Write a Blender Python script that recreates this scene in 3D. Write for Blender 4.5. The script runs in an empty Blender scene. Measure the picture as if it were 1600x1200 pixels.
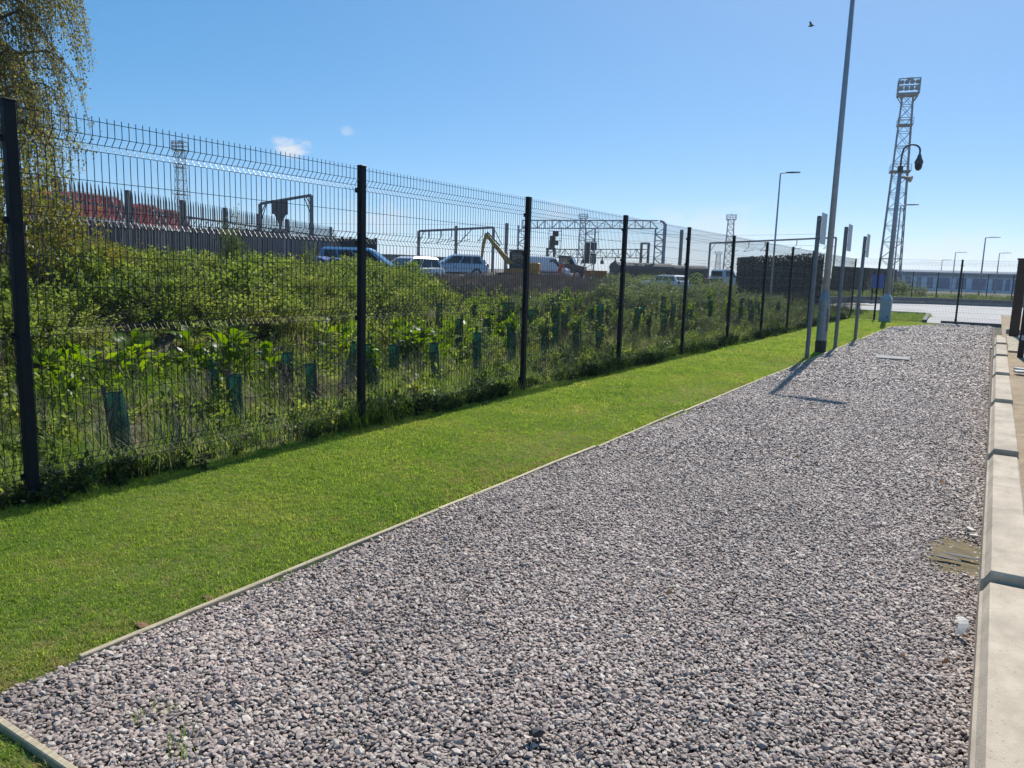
import bpy, bmesh, math, random
import numpy as np
from mathutils import Vector, Matrix, Euler, Quaternion
R = math.radians
S = bpy.context.scene
COL = S.collection

# ------------------------------------------------------------------ camera, sky, sun, exposure
YAW, PITCH, ROLL, EYE = -0.557, 0.150, 0.032, 1.583
fw = Vector((math.sin(YAW)*math.cos(PITCH), math.cos(YAW)*math.cos(PITCH), -math.sin(PITCH)))
rt = Vector((math.cos(YAW), -math.sin(YAW), 0)); up = rt.cross(fw)
r2 = rt*math.cos(ROLL)+up*math.sin(ROLL); u2 = -rt*math.sin(ROLL)+up*math.cos(ROLL)
cd = bpy.data.cameras.new('camera'); cam = bpy.data.objects.new('camera', cd); COL.objects.link(cam)
m = Matrix((r2, u2, -fw)).transposed().to_4x4(); m.translation = (0, 0, EYE); cam.matrix_world = m
cd.sensor_width = 36; cd.lens = 1186.7/1600*36; cd.clip_start = .05; cd.clip_end = 6000
S.camera = cam

SUN_EL, SUN_AZ = R(47), R(-5.4)                       # azimuth from +Y towards +X
sd = Vector((math.sin(SUN_AZ)*math.cos(SUN_EL), math.cos(SUN_AZ)*math.cos(SUN_EL), math.sin(SUN_EL)))
W = bpy.data.worlds.new('World'); S.world = W; W.use_nodes = True
wn = W.node_tree; wn.nodes.clear()
wo = wn.nodes.new('ShaderNodeOutputWorld'); bg = wn.nodes.new('ShaderNodeBackground')
sky = wn.nodes.new('ShaderNodeTexSky'); sky.sky_type = 'NISHITA'; sky.sun_disc = False
sky.sun_elevation = SUN_EL; sky.sun_rotation = SUN_AZ
sky.air_density = 0.55; sky.dust_density = 0.35; sky.ozone_density = 4.0; sky.altitude = 50
bg.inputs['Strength'].default_value = 0.10
def wnode(t, **k):
    n = wn.nodes.new(t)
    for a, v in k.items(): setattr(n, a, v)
    return n
tc = wnode('ShaderNodeTexCoord')
def wmath(op, a, b=None, clamp=False):
    n = wnode('ShaderNodeMath', operation=op, use_clamp=clamp)
    for i, v in enumerate((a, b)):
        if v is None: continue
        if isinstance(v, (int, float)): n.inputs[i].default_value = v
        else: wn.links.new(v, n.inputs[i])
    return n.outputs[0]
nz = wnode('ShaderNodeTexNoise'); nz.inputs['Scale'].default_value = 26; nz.inputs['Detail'].default_value = 7; nz.inputs['Roughness'].default_value = .62
mp = wnode('ShaderNodeMapping'); mp.inputs['Scale'].default_value = (1, 1, 2.0)
wn.links.new(tc.outputs['Generated'], mp.inputs[0]); wn.links.new(mp.outputs[0], nz.inputs['Vector'])
mask = None
for (cx, cy, cz), rad, amp, flat in [((-.735, .665, .135), .040, .95, 1.9), ((-.690, .706, .160), .015, .35, 1.8),
                                    ((-.67, .74, .055), .085, .42, 2.4), ((-.78, .62, .03), .10, .35, 2.5), ((-.05, .998, .035), .12, .42, 3.4),
                                    ((-.30, .95, .05), .16, .40, 3.0), ((-.49, .87, .075), .05, .3, 2.2)]:
    v = wnode('ShaderNodeVectorMath', operation='SUBTRACT'); wn.links.new(tc.outputs['Generated'], v.inputs[0]); v.inputs[1].default_value = (cx, cy, cz)
    s = wnode('ShaderNodeVectorMath', operation='MULTIPLY'); wn.links.new(v.outputs[0], s.inputs[0]); s.inputs[1].default_value = (1, 1, flat)
    l = wnode('ShaderNodeVectorMath', operation='LENGTH'); wn.links.new(s.outputs[0], l.inputs[0])
    fall = wmath('SUBTRACT', 1.0, wmath('DIVIDE', l.outputs['Value'], rad), True)
    puff = wmath('MULTIPLY', wmath('SUBTRACT', wmath('ADD', nz.outputs['Fac'], wmath('MULTIPLY', fall, .45)), .62, True), 4.0, True)
    mm = wmath('MULTIPLY', wmath('MULTIPLY', puff, wmath('MULTIPLY', fall, 2.5, True)), amp)
    mask = mm if mask is None else wmath('MAXIMUM', mask, mm)
mixc = wnode('ShaderNodeMix', data_type='RGBA'); mixc.inputs[7].default_value = (5.6, 5.9, 6.4, 1)
tint = wnode('ShaderNodeHueSaturation'); tint.inputs['Saturation'].default_value = 1.74; tint.inputs['Hue'].default_value = .495
gam = wnode('ShaderNodeGamma'); gam.inputs[1].default_value = .54
wn.links.new(sky.outputs[0], gam.inputs[0]); wn.links.new(gam.outputs[0], tint.inputs['Color']); tint.inputs['Value'].default_value = 2.36
wn.links.new(mask, mixc.inputs[0]); wn.links.new(tint.outputs[0], mixc.inputs[6])
wn.links.new(mixc.outputs[2], bg.inputs['Color']); wn.links.new(bg.outputs[0], wo.inputs[0])

sl = bpy.data.lights.new('sun', 'SUN'); sl.energy = 4.2; sl.angle = R(.53); sl.color = (1, .955, .88)
so = bpy.data.objects.new('sun', sl); COL.objects.link(so); so.rotation_euler = (-sd).to_track_quat('-Z', 'Y').to_euler()
S.view_settings.view_transform = 'Standard'; S.view_settings.look = 'None'
S.view_settings.exposure = 0.5; S.view_settings.gamma = 1.0; S.view_settings.use_curve_mapping = False
S.render.engine = 'CYCLES'; S.cycles.max_bounces = 8; S.cycles.transparent_max_bounces = 12
S.cycles.use_denoising = True

# ------------------------------------------------------------------ helpers
def at(az, D, z=0.0):                                  # bearing (deg from +Y) and distance -> point
    return Vector((math.sin(R(az))*D, math.cos(R(az))*D, z))

def mat(name, c1, c2=None, scale=6.0, rough=.7, metal=0.0, bump=0.0, bscale=None, rand=0.0, spec=.5, detail=5, stretch=None, island=False, coat=0.0, stain=0.0):
    M = bpy.data.materials.new(name); M.use_nodes = True; nt = M.node_tree; N = nt.nodes; L = nt.links
    b = N['Principled BSDF']; b.inputs['Roughness'].default_value = rough; b.inputs['Metallic'].default_value = metal
    b.inputs['Specular IOR Level'].default_value = spec; b.inputs['Coat Weight'].default_value = coat
    c2 = c2 or tuple(v*.75 for v in c1)
    t = N.new('ShaderNodeTexCoord'); src = t.outputs['Object']
    if stretch:
        mpn = N.new('ShaderNodeMapping'); mpn.inputs['Scale'].default_value = stretch; L.new(src, mpn.inputs[0]); src = mpn.outputs[0]
    n = N.new('ShaderNodeTexNoise'); n.inputs['Scale'].default_value = scale; n.inputs['Detail'].default_value = detail; n.inputs['Roughness'].default_value = .6
    L.new(src, n.inputs['Vector'])
    rmp = N.new('ShaderNodeMapRange'); rmp.inputs[1].default_value = .33; rmp.inputs[2].default_value = .67; L.new(n.outputs['Fac'], rmp.inputs[0])
    mx = N.new('ShaderNodeMix'); mx.data_type = 'RGBA'; mx.inputs[6].default_value = (*c1, 1); mx.inputs[7].default_value = (*c2, 1)
    L.new(rmp.outputs[0], mx.inputs[0]); out = mx.outputs[2]
    if rand:
        if island:
            g = N.new('ShaderNodeNewGeometry'); ro = g.outputs['Random Per Island']
        else:
            g = N.new('ShaderNodeObjectInfo'); ro = g.outputs['Random']
        mr = N.new('ShaderNodeMapRange'); mr.inputs[3].default_value = 1-rand; mr.inputs[4].default_value = 1+rand; L.new(ro, mr.inputs[0])
        h = N.new('ShaderNodeHueSaturation'); L.new(mr.outputs[0], h.inputs['Value']); L.new(out, h.inputs['Color']); out = h.outputs[0]
    if stain:                                          # weathering: blotches, and small dark pores
        w = N.new('ShaderNodeTexNoise'); w.inputs['Scale'].default_value = 2.3; w.inputs['Detail'].default_value = 9; w.inputs['Roughness'].default_value = .68; L.new(t.outputs['Object'], w.inputs['Vector'])
        wr = N.new('ShaderNodeMapRange'); wr.inputs[1].default_value = .40; wr.inputs[2].default_value = .66; wr.inputs[3].default_value = 1; wr.inputs[4].default_value = 1-stain; L.new(w.outputs['Fac'], wr.inputs[0])
        vo = N.new('ShaderNodeTexVoronoi'); vo.inputs['Scale'].default_value = 34; L.new(t.outputs['Object'], vo.inputs['Vector'])
        vr = N.new('ShaderNodeMapRange'); vr.inputs[1].default_value = .05; vr.inputs[2].default_value = .17; vr.inputs[3].default_value = .55; vr.inputs[4].default_value = 1; L.new(vo.outputs['Distance'], vr.inputs[0])
        ml = N.new('ShaderNodeMath'); ml.operation = 'MULTIPLY'; L.new(wr.outputs[0], ml.inputs[0]); L.new(vr.outputs[0], ml.inputs[1])
        h3 = N.new('ShaderNodeHueSaturation'); L.new(ml.outputs[0], h3.inputs['Value']); L.new(out, h3.inputs['Color']); out = h3.outputs[0]
    L.new(out, b.inputs['Base Color'])
    if bump:
        n2 = N.new('ShaderNodeTexNoise'); n2.inputs['Scale'].default_value = bscale or scale*4; n2.inputs['Detail'].default_value = 6; L.new(src, n2.inputs['Vector'])
        bp = N.new('ShaderNodeBump'); bp.inputs['Strength'].default_value = bump; bp.inputs['Distance'].default_value = .02
        L.new(n2.outputs['Fac'], bp.inputs['Height']); L.new(bp.outputs[0], b.inputs['Normal'])
    return M

def leafmat(name, cols, trans=.5, rough=.5, hue=.02, val=.35, spec=.35, pscale=.8, pw=1.4):
    """foliage: colour differs per leaf (island), per plant and by place; part of the light goes through"""
    M = bpy.data.materials.new(name); M.use_nodes = True; nt = M.node_tree; N = nt.nodes; L = nt.links
    b = N['Principled BSDF']; b.inputs['Roughness'].default_value = rough; b.inputs['Specular IOR Level'].default_value = spec
    g = N.new('ShaderNodeNewGeometry'); oi = N.new('ShaderNodeObjectInfo')
    ad = N.new('ShaderNodeMath'); ad.operation = 'ADD'; L.new(g.outputs['Random Per Island'], ad.inputs[0]); L.new(oi.outputs['Random'], ad.inputs[1])
    n = N.new('ShaderNodeTexNoise'); n.inputs['Scale'].default_value = pscale; n.inputs['Detail'].default_value = 3; L.new(g.outputs['Position'], n.inputs['Vector'])
    a2 = N.new('ShaderNodeMath'); a2.operation = 'MULTIPLY_ADD'; L.new(n.outputs['Fac'], a2.inputs[0]); a2.inputs[1].default_value = pw; L.new(ad.outputs[0], a2.inputs[2])
    mr = N.new('ShaderNodeMapRange'); mr.inputs[1].default_value = .30+pw*.28; mr.inputs[2].default_value = 1.7+pw*.72; L.new(a2.outputs[0], mr.inputs[0])
    cr = N.new('ShaderNodeValToRGB'); el = cr.color_ramp.elements
    while len(el) < len(cols): el.new(.5)
    for i, c in enumerate(cols):
        el[i].position = i/(len(cols)-1); el[i].color = (*c, 1)
    L.new(mr.outputs[0], cr.inputs[0])
    fr = N.new('ShaderNodeMath'); fr.operation = 'FRACT'; m7 = N.new('ShaderNodeMath'); m7.operation = 'MULTIPLY'; m7.inputs[1].default_value = 7.31
    L.new(g.outputs['Random Per Island'], m7.inputs[0]); L.new(m7.outputs[0], fr.inputs[0])
    mv = N.new('ShaderNodeMapRange'); mv.inputs[3].default_value = 1-val; mv.inputs[4].default_value = 1+val; L.new(fr.outputs[0], mv.inputs[0])
    hs = N.new('ShaderNodeHueSaturation'); L.new(mv.outputs[0], hs.inputs['Value']); L.new(cr.outputs[0], hs.inputs['Color'])
    L.new(hs.outputs[0], b.inputs['Base Color'])
    tr = N.new('ShaderNodeBsdfTranslucent'); hs2 = N.new('ShaderNodeHueSaturation'); hs2.inputs['Hue'].default_value = .491; hs2.inputs['Saturation'].default_value = 1.12; hs2.inputs['Value'].default_value = 1.7
    L.new(hs.outputs[0], hs2.inputs['Color']); L.new(hs2.outputs[0], tr.inputs[0])
    mx = N.new('ShaderNodeMixShader'); mx.inputs[0].default_value = trans
    L.new(b.outputs[0], mx.inputs[1]); L.new(tr.outputs[0], mx.inputs[2]); L.new(mx.outputs[0], N['Material Output'].inputs[0])
    return M

class MB:
    """collects shapes, then links them as one mesh object"""
    def __init__(s): s.v = []; s.f = []
    def add(s, vs, fs):
        k = len(s.v); s.v += [tuple(p) for p in vs]; s.f += [tuple(i+k for i in q) for q in fs]; return s
    def hexa(s, p):                                    # 8 corners: bottom 4 ccw, top 4 ccw
        return s.add(p, [(3, 2, 1, 0), (4, 5, 6, 7), (0, 1, 5, 4), (1, 2, 6, 5), (2, 3, 7, 6), (3, 0, 4, 7)])
    def box(s, c, d, rz=0.0, b=0.0):
        x, y, z = d[0]/2, d[1]/2, d[2]/2
        ca, sa = math.cos(rz), math.sin(rz)
        def T(p): return (c[0]+p[0]*ca-p[1]*sa, c[1]+p[0]*sa+p[1]*ca, c[2]+p[2])
        if b <= 0:
            return s.hexa([T(p) for p in ((-x, -y, -z), (x, -y, -z), (x, y, -z), (-x, y, -z), (-x, -y, z), (x, -y, z), (x, y, z), (-x, y, z))])
        rings = []                                     # bevelled: four rings of eight
        for zz, ins in ((-z, b), (-z+b, 0), (z-b, 0), (z, b)):
            X, Y = x-ins, y-ins; c_ = b
            rings.append([T(p) for p in ((-X+c_, -Y, zz), (X-c_, -Y, zz), (X, -Y+c_, zz), (X, Y-c_, zz), (X-c_, Y, zz), (-X+c_, Y, zz), (-X, Y-c_, zz), (-X, -Y+c_, zz))])
        return s.loft(rings)
    def loft(s, rings, cap=True, close=True):
        n = len(rings[0]); vs = [p for r in rings for p in r]; fs = []
        for i in range(len(rings)-1):
            for j in range(n if close else n-1):
                k = (j+1) % n; fs.append((i*n+j, i*n+k, (i+1)*n+k, (i+1)*n+j))
        if cap: fs.append(tuple(range(n-1, -1, -1))); fs.append(tuple((len(rings)-1)*n+j for j in range(n)))
        return s.add(vs, fs)
    def tube(s, pts, r, n=6, cap=True):
        pts = [Vector(p) for p in pts]; rs = r if isinstance(r, (list, tuple)) else [r]*len(pts)
        rings = []; prev = None
        for i, p in enumerate(pts):
            d = (pts[min(i+1, len(pts)-1)]-pts[max(i-1, 0)])
            d = d.normalized() if d.length > 1e-9 else Vector((0, 0, 1))
            if prev is None:
                a = d.orthogonal().normalized()
            else:
                a = prev-d*prev.dot(d); a = a.normalized() if a.length > 1e-6 else d.orthogonal().normalized()
            prev = a; b = d.cross(a)
            rings.append([p+(a*math.cos(t)+b*math.sin(t))*rs[i] for t in [2*math.pi*j/n for j in range(n)]])
        return s.loft(rings, cap)
    def beam(s, p, q, w, h=None):                      # square bar between two points
        p, q = Vector(p), Vector(q); d = (q-p).normalized(); a = d.cross(Vector((0, 0, 1)))
        a = a.normalized() if a.length > 1e-4 else Vector((1, 0, 0)); b = a.cross(d); h = h or w
        a = a*w/2; b = b*h/2
        return s.hexa([p-a-b, p+a-b, q+a-b, q-a-b, p-a+b, p+a+b, q+a+b, q-a+b])
    def lathe(s, c, prof, n=12):                       # prof: (radius, z)
        return s.loft([[(c[0]+r*math.cos(2*math.pi*j/n), c[1]+r*math.sin(2*math.pi*j/n), c[2]+z) for j in range(n)] for r, z in prof])
    def prism(s, poly, y0, y1, axis='y'):              # polygon (x,z) extruded along y
        if axis == 'y': a = [(p[0], y0, p[1]) for p in poly]; b = [(p[0], y1, p[1]) for p in poly]
        else: a = [(y0, p[0], p[1]) for p in poly]; b = [(y1, p[0], p[1]) for p in poly]
        return s.loft([a, b])
    def mesh(s, name, M=None, smooth=False):
        me = bpy.data.meshes.new(name); me.from_pydata(s.v, [], s.f)
        bm = bmesh.new(); bm.from_mesh(me); bmesh.ops.recalc_face_normals(bm, faces=bm.faces); bm.to_mesh(me); bm.free()
        if M: me.materials.append(M)
        if smooth: me.polygons.foreach_set('use_smooth', [True]*len(me.polygons))
        return me
    def build(s, name, M, parent=None, loc=None, smooth=False):
        return link(name, s.mesh(name, M, smooth), parent, loc)

def link(name, me, parent=None, loc=None, rz=0.0):
    o = bpy.data.objects.new(name, me); COL.objects.link(o)
    if parent is not None: o.parent = parent
    if loc is not None: o.location = loc
    if rz: o.rotation_euler.z = rz
    return o
def tag(o, label, cat, group=None, kind=None):
    if label: o['label'] = label
    if cat: o['category'] = cat
    if group: o['group'] = group
    if kind: o['kind'] = kind
    return o
def empty(name, loc, rz, label, cat, group=None):
    o = bpy.data.objects.new(name, None); COL.objects.link(o); o.location = loc; o.rotation_euler = (0, 0, rz); o.empty_display_size = .2
    return tag(o, label, cat, group)
def struct(o): o['kind'] = 'structure'; return o
def stuff(o): o['kind'] = 'stuff'; return o
def copy_tree(o, parent=None):
    c = o.copy(); COL.objects.link(c)
    if parent is not None: c.parent = parent
    for ch in [k for k in bpy.data.objects if k.parent == o]: copy_tree(ch, c)
    return c

def rawmesh(name, V, F, M, smooth=False):              # numpy verts, faces of one size
    me = bpy.data.meshes.new(name); V = np.asarray(V, np.float32); F = np.asarray(F, np.int32); k = F.shape[1]
    me.vertices.add(len(V)); me.vertices.foreach_set('co', V.ravel()); me.loops.add(F.size); me.loops.foreach_set('vertex_index', F.ravel())
    me.polygons.add(len(F)); me.polygons.foreach_set('loop_start', np.arange(0, F.size, k, dtype=np.int32)); me.polygons.foreach_set('loop_total', np.full(len(F), k, np.int32))
    me.update(calc_edges=True); me.materials.append(M)
    if smooth: me.polygons.foreach_set('use_smooth', np.ones(len(F), bool))
    return me

def scatter(name, P, rot, scl, protos, seed=0, idx=None):
    """one object of many instances: a point cloud whose points carry rotation, scale and kind"""
    rs = np.random.RandomState(seed); n = len(P)
    me = bpy.data.meshes.new(name); me.vertices.add(n); me.vertices.foreach_set('co', np.asarray(P, np.float32).ravel())
    a = me.attributes.new('rot', 'FLOAT_VECTOR', 'POINT'); a.data.foreach_set('vector', np.asarray(rot, np.float32).ravel())
    a = me.attributes.new('scl', 'FLOAT_VECTOR', 'POINT'); a.data.foreach_set('vector', np.asarray(scl, np.float32).ravel())
    a = me.attributes.new('idx', 'INT', 'POINT'); a.data.foreach_set('value', (rs.randint(0, len(protos), n) if idx is None else idx).astype(np.int32))
    o = link(name, me)
    c = bpy.data.collections.new(name+'_kinds')
    for i, pm in enumerate(protos): c.objects.link(bpy.data.objects.new('%s_kind_%02d' % (name, i), pm))
    g = bpy.data.node_groups.new(name, 'GeometryNodeTree'); g.interface.new_socket('Geometry', in_out='INPUT', socket_type='NodeSocketGeometry'); g.interface.new_socket('Geometry', in_out='OUTPUT', socket_type='NodeSocketGeometry')
    N = g.nodes; L = g.links
    gi = N.new('NodeGroupInput'); go = N.new('NodeGroupOutput'); ip = N.new('GeometryNodeInstanceOnPoints'); ci = N.new('GeometryNodeCollectionInfo')
    ci.inputs['Collection'].default_value = c; ci.inputs['Separate Children'].default_value = True; ci.inputs['Reset Children'].default_value = True
    def na(nm, t):
        q = N.new('GeometryNodeInputNamedAttribute'); q.data_type = t; q.inputs['Name'].default_value = nm; return q.outputs[0]
    mpn = N.new('GeometryNodeMeshToPoints'); L.new(gi.outputs[0], mpn.inputs['Mesh']); L.new(mpn.outputs[0], ip.inputs['Points'])
    L.new(ci.outputs[0], ip.inputs['Instance']); ip.inputs['Pick Instance'].default_value = True
    L.new(na('idx', 'INT'), ip.inputs['Instance Index'])
    er = N.new('FunctionNodeEulerToRotation'); L.new(na('rot', 'FLOAT_VECTOR'), er.inputs[0]); L.new(er.outputs[0], ip.inputs['Rotation'])
    L.new(na('scl', 'FLOAT_VECTOR'), ip.inputs['Scale']); L.new(ip.outputs[0], go.inputs[0])
    md = o.modifiers.new('scatter', 'NODES'); md.node_group = g
    return stuff(o)

# ------------------------------------------------------------------ materials
M = {}
M['black_steel'] = mat('powder_coated_steel', (.008, .010, .014), (.012, .014, .018), 20, .55, 0, .05, spec=.18)
M['wire'] = mat('fence_wire', (.008, .011, .012), (.014, .018, .018), 30, .38, .0, spec=.32)
M['galv'] = mat('galvanised_steel', (.30, .32, .34), (.20, .215, .235), 14, .5, .55, .06)
M['galv_dark'] = mat('weathered_galvanised_steel', (.085, .09, .10), (.055, .06, .07), 10, .6, .3, .06)
M['pole_grey'] = mat('grey_pole_paint', (.36, .385, .43), (.29, .31, .35), 9, .5, 0, .05)
M['post_grey'] = mat('grey_sign_post_paint', (.185, .19, .21), (.135, .14, .155), 9, .55, 0, .05)
M['black_paint'] = mat('black_paint', (.010, .010, .012), (.02, .02, .02), 12, .5)
M['white_plate'] = mat('white_sign_plate', (.46, .48, .51), (.38, .40, .43), 8, .5)
M['cabinet'] = mat('grey_cabinet_paint', (.42, .44, .47), (.35, .37, .40), 5, .5, 0, .05)
M['conc_pale'] = mat('pale_precast_concrete', (.53, .445, .335), (.43, .355, .265), 5, .9, 0, .22, 90, rand=.10, stretch=(2.4, 1, 2.4), detail=12, stain=.34)
M['conc'] = mat('grey_concrete', (.34, .33, .31), (.24, .235, .225), 4, .9, 0, .3, 60)
M['board'] = mat('weathered_timber', (.60, .51, .35), (.36, .29, .18), 9, .85, 0, .4, 60, rand=.14, stretch=(8, 1, 8))
M['sand'] = mat('sandy_soil', (.36, .27, .165), (.22, .16, .095), 5, .95, 0, .8, 30)
M['mud'] = mat('silty_patch', (.20, .155, .075), (.11, .085, .045), 14, .95, 0, .7, 60)
M['slate'] = mat('slate_chip', (.05, .05, .055), (.03, .03, .034), 20, .6, 0, .3)
M['paper'] = mat('white_card', (.60, .57, .50), (.46, .43, .38), 25, .8)
M['brown_steel'] = mat('brown_weathered_steel', (.060, .036, .024), (.034, .022, .017), 6, .75, 0, .2)
M['brown_dark'] = mat('dark_brown_steel', (.028, .017, .013), (.016, .011, .010), 6, .7, 0, .2)
M['gantry'] = mat('pale_galvanised_steel', (.36, .39, .44), (.28, .31, .35), 6, .6, .2)
M['mast'] = mat('mast_steel', (.24, .26, .29), (.18, .20, .22), 6, .6, .2)

# ------------------------------------------------------------------ ground
YS = [-60, 0, 8, 14, 20, 26, 35, 60, 400]; A_ = [-8.3, -8.3, -8.6, -9.8, -13, -18, -20.5, -23, -20]; B_ = [-11.9, -11.9, -12.4, -15, -18.5, -23, -26, -31, -28]
def ground_z(x, y):
    x = np.asarray(x, float); y = np.asarray(y, float)
    a = np.interp(y, YS, A_); b = np.interp(y, YS, B_)
    t = np.clip((x-a)/(b-a), 0, 1); z = .95*t*t*(3-2*t)
    dip = np.clip((-5.25-x)/.8, 0, 1)*np.clip((x+9.5)/2.0, 0, 1)*np.clip((38-y)/4, 0, 1)
    bump = .035*(np.sin(x*1.7+y*.6)+np.sin(x*.8-y*1.3+2))*np.clip((-5.6-x)/1.5, 0, 1)
    return z-.06*dip+bump
def gz(x, y): return float(ground_z(x, y))
def axis(stops):
    out = []
    for a, b, s in stops: out += list(np.arange(a, b, s))
    return np.array(out+[stops[-1][1]])
gx = axis([(-1400, -400, 250), (-400, -80, 40), (-80, -34, 4), (-34, -5.5, .5), (-5.5, 3, .5), (3, 40, 6), (40, 400, 60), (400, 1400, 250)])
gy = axis([(-300, -12, 36), (-12, 70, .7), (70, 200, 10), (200, 1600, 350)])
X, Y = np.meshgrid(gx, gy); Z = ground_z(X, Y)-.012
V = np.stack([X.ravel(), Y.ravel(), Z.ravel()], 1); nx = len(gx)
ii = np.arange(len(gy)-1)[:, None]*nx+np.arange(nx-1)[None]; F = np.stack([ii, ii+1, ii+nx+1, ii+nx], -1).reshape(-1, 4)
def ground_mat():
    Mt = mat('rough_ground', (.055, .060, .024), (.085, .070, .040), .9, .95, 0, .6, 8)
    N = Mt.node_tree.nodes; L = Mt.node_tree.links; b = N['Principled BSDF']
    src = b.inputs['Base Color'].links[0].from_socket
    g = N.new('ShaderNodeNewGeometry'); sx = N.new('ShaderNodeSeparateXYZ'); L.new(g.outputs['Position'], sx.inputs[0])
    n = N.new('ShaderNodeTexNoise'); n.inputs['Scale'].default_value = 1.3; n.inputs['Detail'].default_value = 8; L.new(g.outputs['Position'], n.inputs['Vector'])
    cr = N.new('ShaderNodeValToRGB'); cr.color_ramp.elements[0].color = (.085, .070, .058, 1); cr.color_ramp.elements[1].color = (.23, .205, .185, 1); cr.color_ramp.elements[0].position = .35; cr.color_ramp.elements[1].position = .68
    L.new(n.outputs['Fac'], cr.inputs[0])
    mr = N.new('ShaderNodeMapRange'); mr.inputs[1].default_value = .22; mr.inputs[2].default_value = .6; L.new(sx.outputs['Z'], mr.inputs[0])
    mx = N.new('ShaderNodeMix'); mx.data_type = 'RGBA'; L.new(mr.outputs[0], mx.inputs[0]); L.new(src, mx.inputs[6]); L.new(cr.outputs[0], mx.inputs[7]); L.new(mx.outputs[2], b.inputs['Base Color'])
    return Mt
struct(link('ground', rawmesh('ground', V, F, ground_mat(), True)))

def sheet(name, pts, z, M_):
    return struct(MB().add([(x, y, z) for x, y in pts], [tuple(range(len(pts)))]).build(name, M_))
M['gravel_bed'] = mat('gravel_bed', (.20, .163, .135), (.11, .09, .076), 45, .95, 0, .9, 90)
M['lawn_soil'] = mat('lawn_soil', (.13, .15, .035), (.085, .10, .022), 3, .95, 0, .5, 40)
EX, FX = -2.88, -5.05                                  # gravel edge and fence line
sheet('gravel_bed', [(EX, 1.10), (.12, 1.10), (.20, 33.9), (-1.55, 33.9), (-1.66, 33.0), (EX, 29.2)], .004, M['gravel_bed'])
sheet('lawn', [(-5.3, -3), (EX, -3), (EX, 29.2), (-1.66, 33.0), (-1.55, 33.75), (-5.3, 33.75)], .004, M['lawn_soil'])
sheet('lawn_corner', [(EX, -3), (.12, -3), (.12, 1.10), (EX, 1.10)], .0045, M['lawn_soil'])

# road beyond the cross fence
M['road'] = mat('worn_concrete_road', (.40, .39, .375), (.31, .305, .295), .6, .85, 0, .2, 30)
M['kerb_grey'] = mat('kerb_concrete', (.22, .215, .205), (.16, .155, .15), 2, .9, 0, .3, 30)
sheet('road', [(-30, 37.5), (-9.5, 42.2), (-2.5, 42.3), (-2.1, 34.45), (14, 34.45), (30, 34.45), (30, 78), (1.3, 66.0), (-4.2, 63.5), (-8.4, 58), (-9.2, 51.5), (-14, 48.5), (-30, 46)], .006, M['road'])
k = MB()
kp = [(-30, 46), (-14, 48.5), (-9.2, 51.5), (-8.4, 58), (-4.2, 63.5), (1.3, 66), (30, 78)]
for a, b in zip(kp[:-1], kp[1:]): k.beam((*a, .10), (*b, .10), .18, .22)
struct(k.build('road_kerb', M['kerb_grey']))
k = MB(); k.beam((-9.5, 42.15, .06), (-2.6, 42.15, .06), .15, .13); k.beam((-2.55, 42.2, .06), (-2.18, 34.3, .06), .15, .13); struct(k.build('near_road_kerb', M['kerb_grey']))
k = MB(); k.box((.6, 34.12, .06), (4.4, .12, .13)); struct(k.build('gravel_end_kerb', M['kerb_grey']))
# low wall behind the road
k = MB()
for a, b in zip(kp[1:-1], kp[2:]): k.beam((a[0], a[1]+.9, .22), (b[0], b[1]+.9, .22), .3, .5)
struct(k.build('verge_wall', M['kerb_grey']))

# raised strip to the right of the kerb
rp = MB(); ry = np.linspace(-3, 30, 23)
rz_ = lambda y: .10+.0165*max(y, 0)
vs = []; fs = []
rnd = random.Random(3)
for i, y in enumerate(ry):
    for j, x in enumerate((.22, .32, .45, .65, 1.0, 1.6, 3.0, 9.0)): vs.append((x+.003*y, y, rz_(y)+rnd.uniform(-.012, .012)))
for i in range(len(ry)-1):
    for j in range(7): a = i*8+j; fs.append((a, a+1, a+9, a+8))
struct(rp.add(vs, fs).build('dirt_strip', M['sand'], smooth=True))

# summer air: far things pale a little
hz = MB(); hz.box((0, 700, 16.2), (3200, 2300, 34.6)); hazo = hz.build('haze', None)
hm = bpy.data.materials.new('summer_air'); hm.use_nodes = True; hm.node_tree.nodes.clear(); ho = hm.node_tree.nodes.new('ShaderNodeOutputMaterial'); hv = hm.node_tree.nodes.new('ShaderNodeVolumePrincipled')
hv.inputs['Color'].default_value = (.86, .93, 1, 1); hv.inputs['Density'].default_value = .0004; hv.inputs['Anisotropy'].default_value = .35
hm.node_tree.links.new(hv.outputs[0], ho.inputs['Volume']); hazo.data.materials.append(hm); stuff(hazo)

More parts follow.
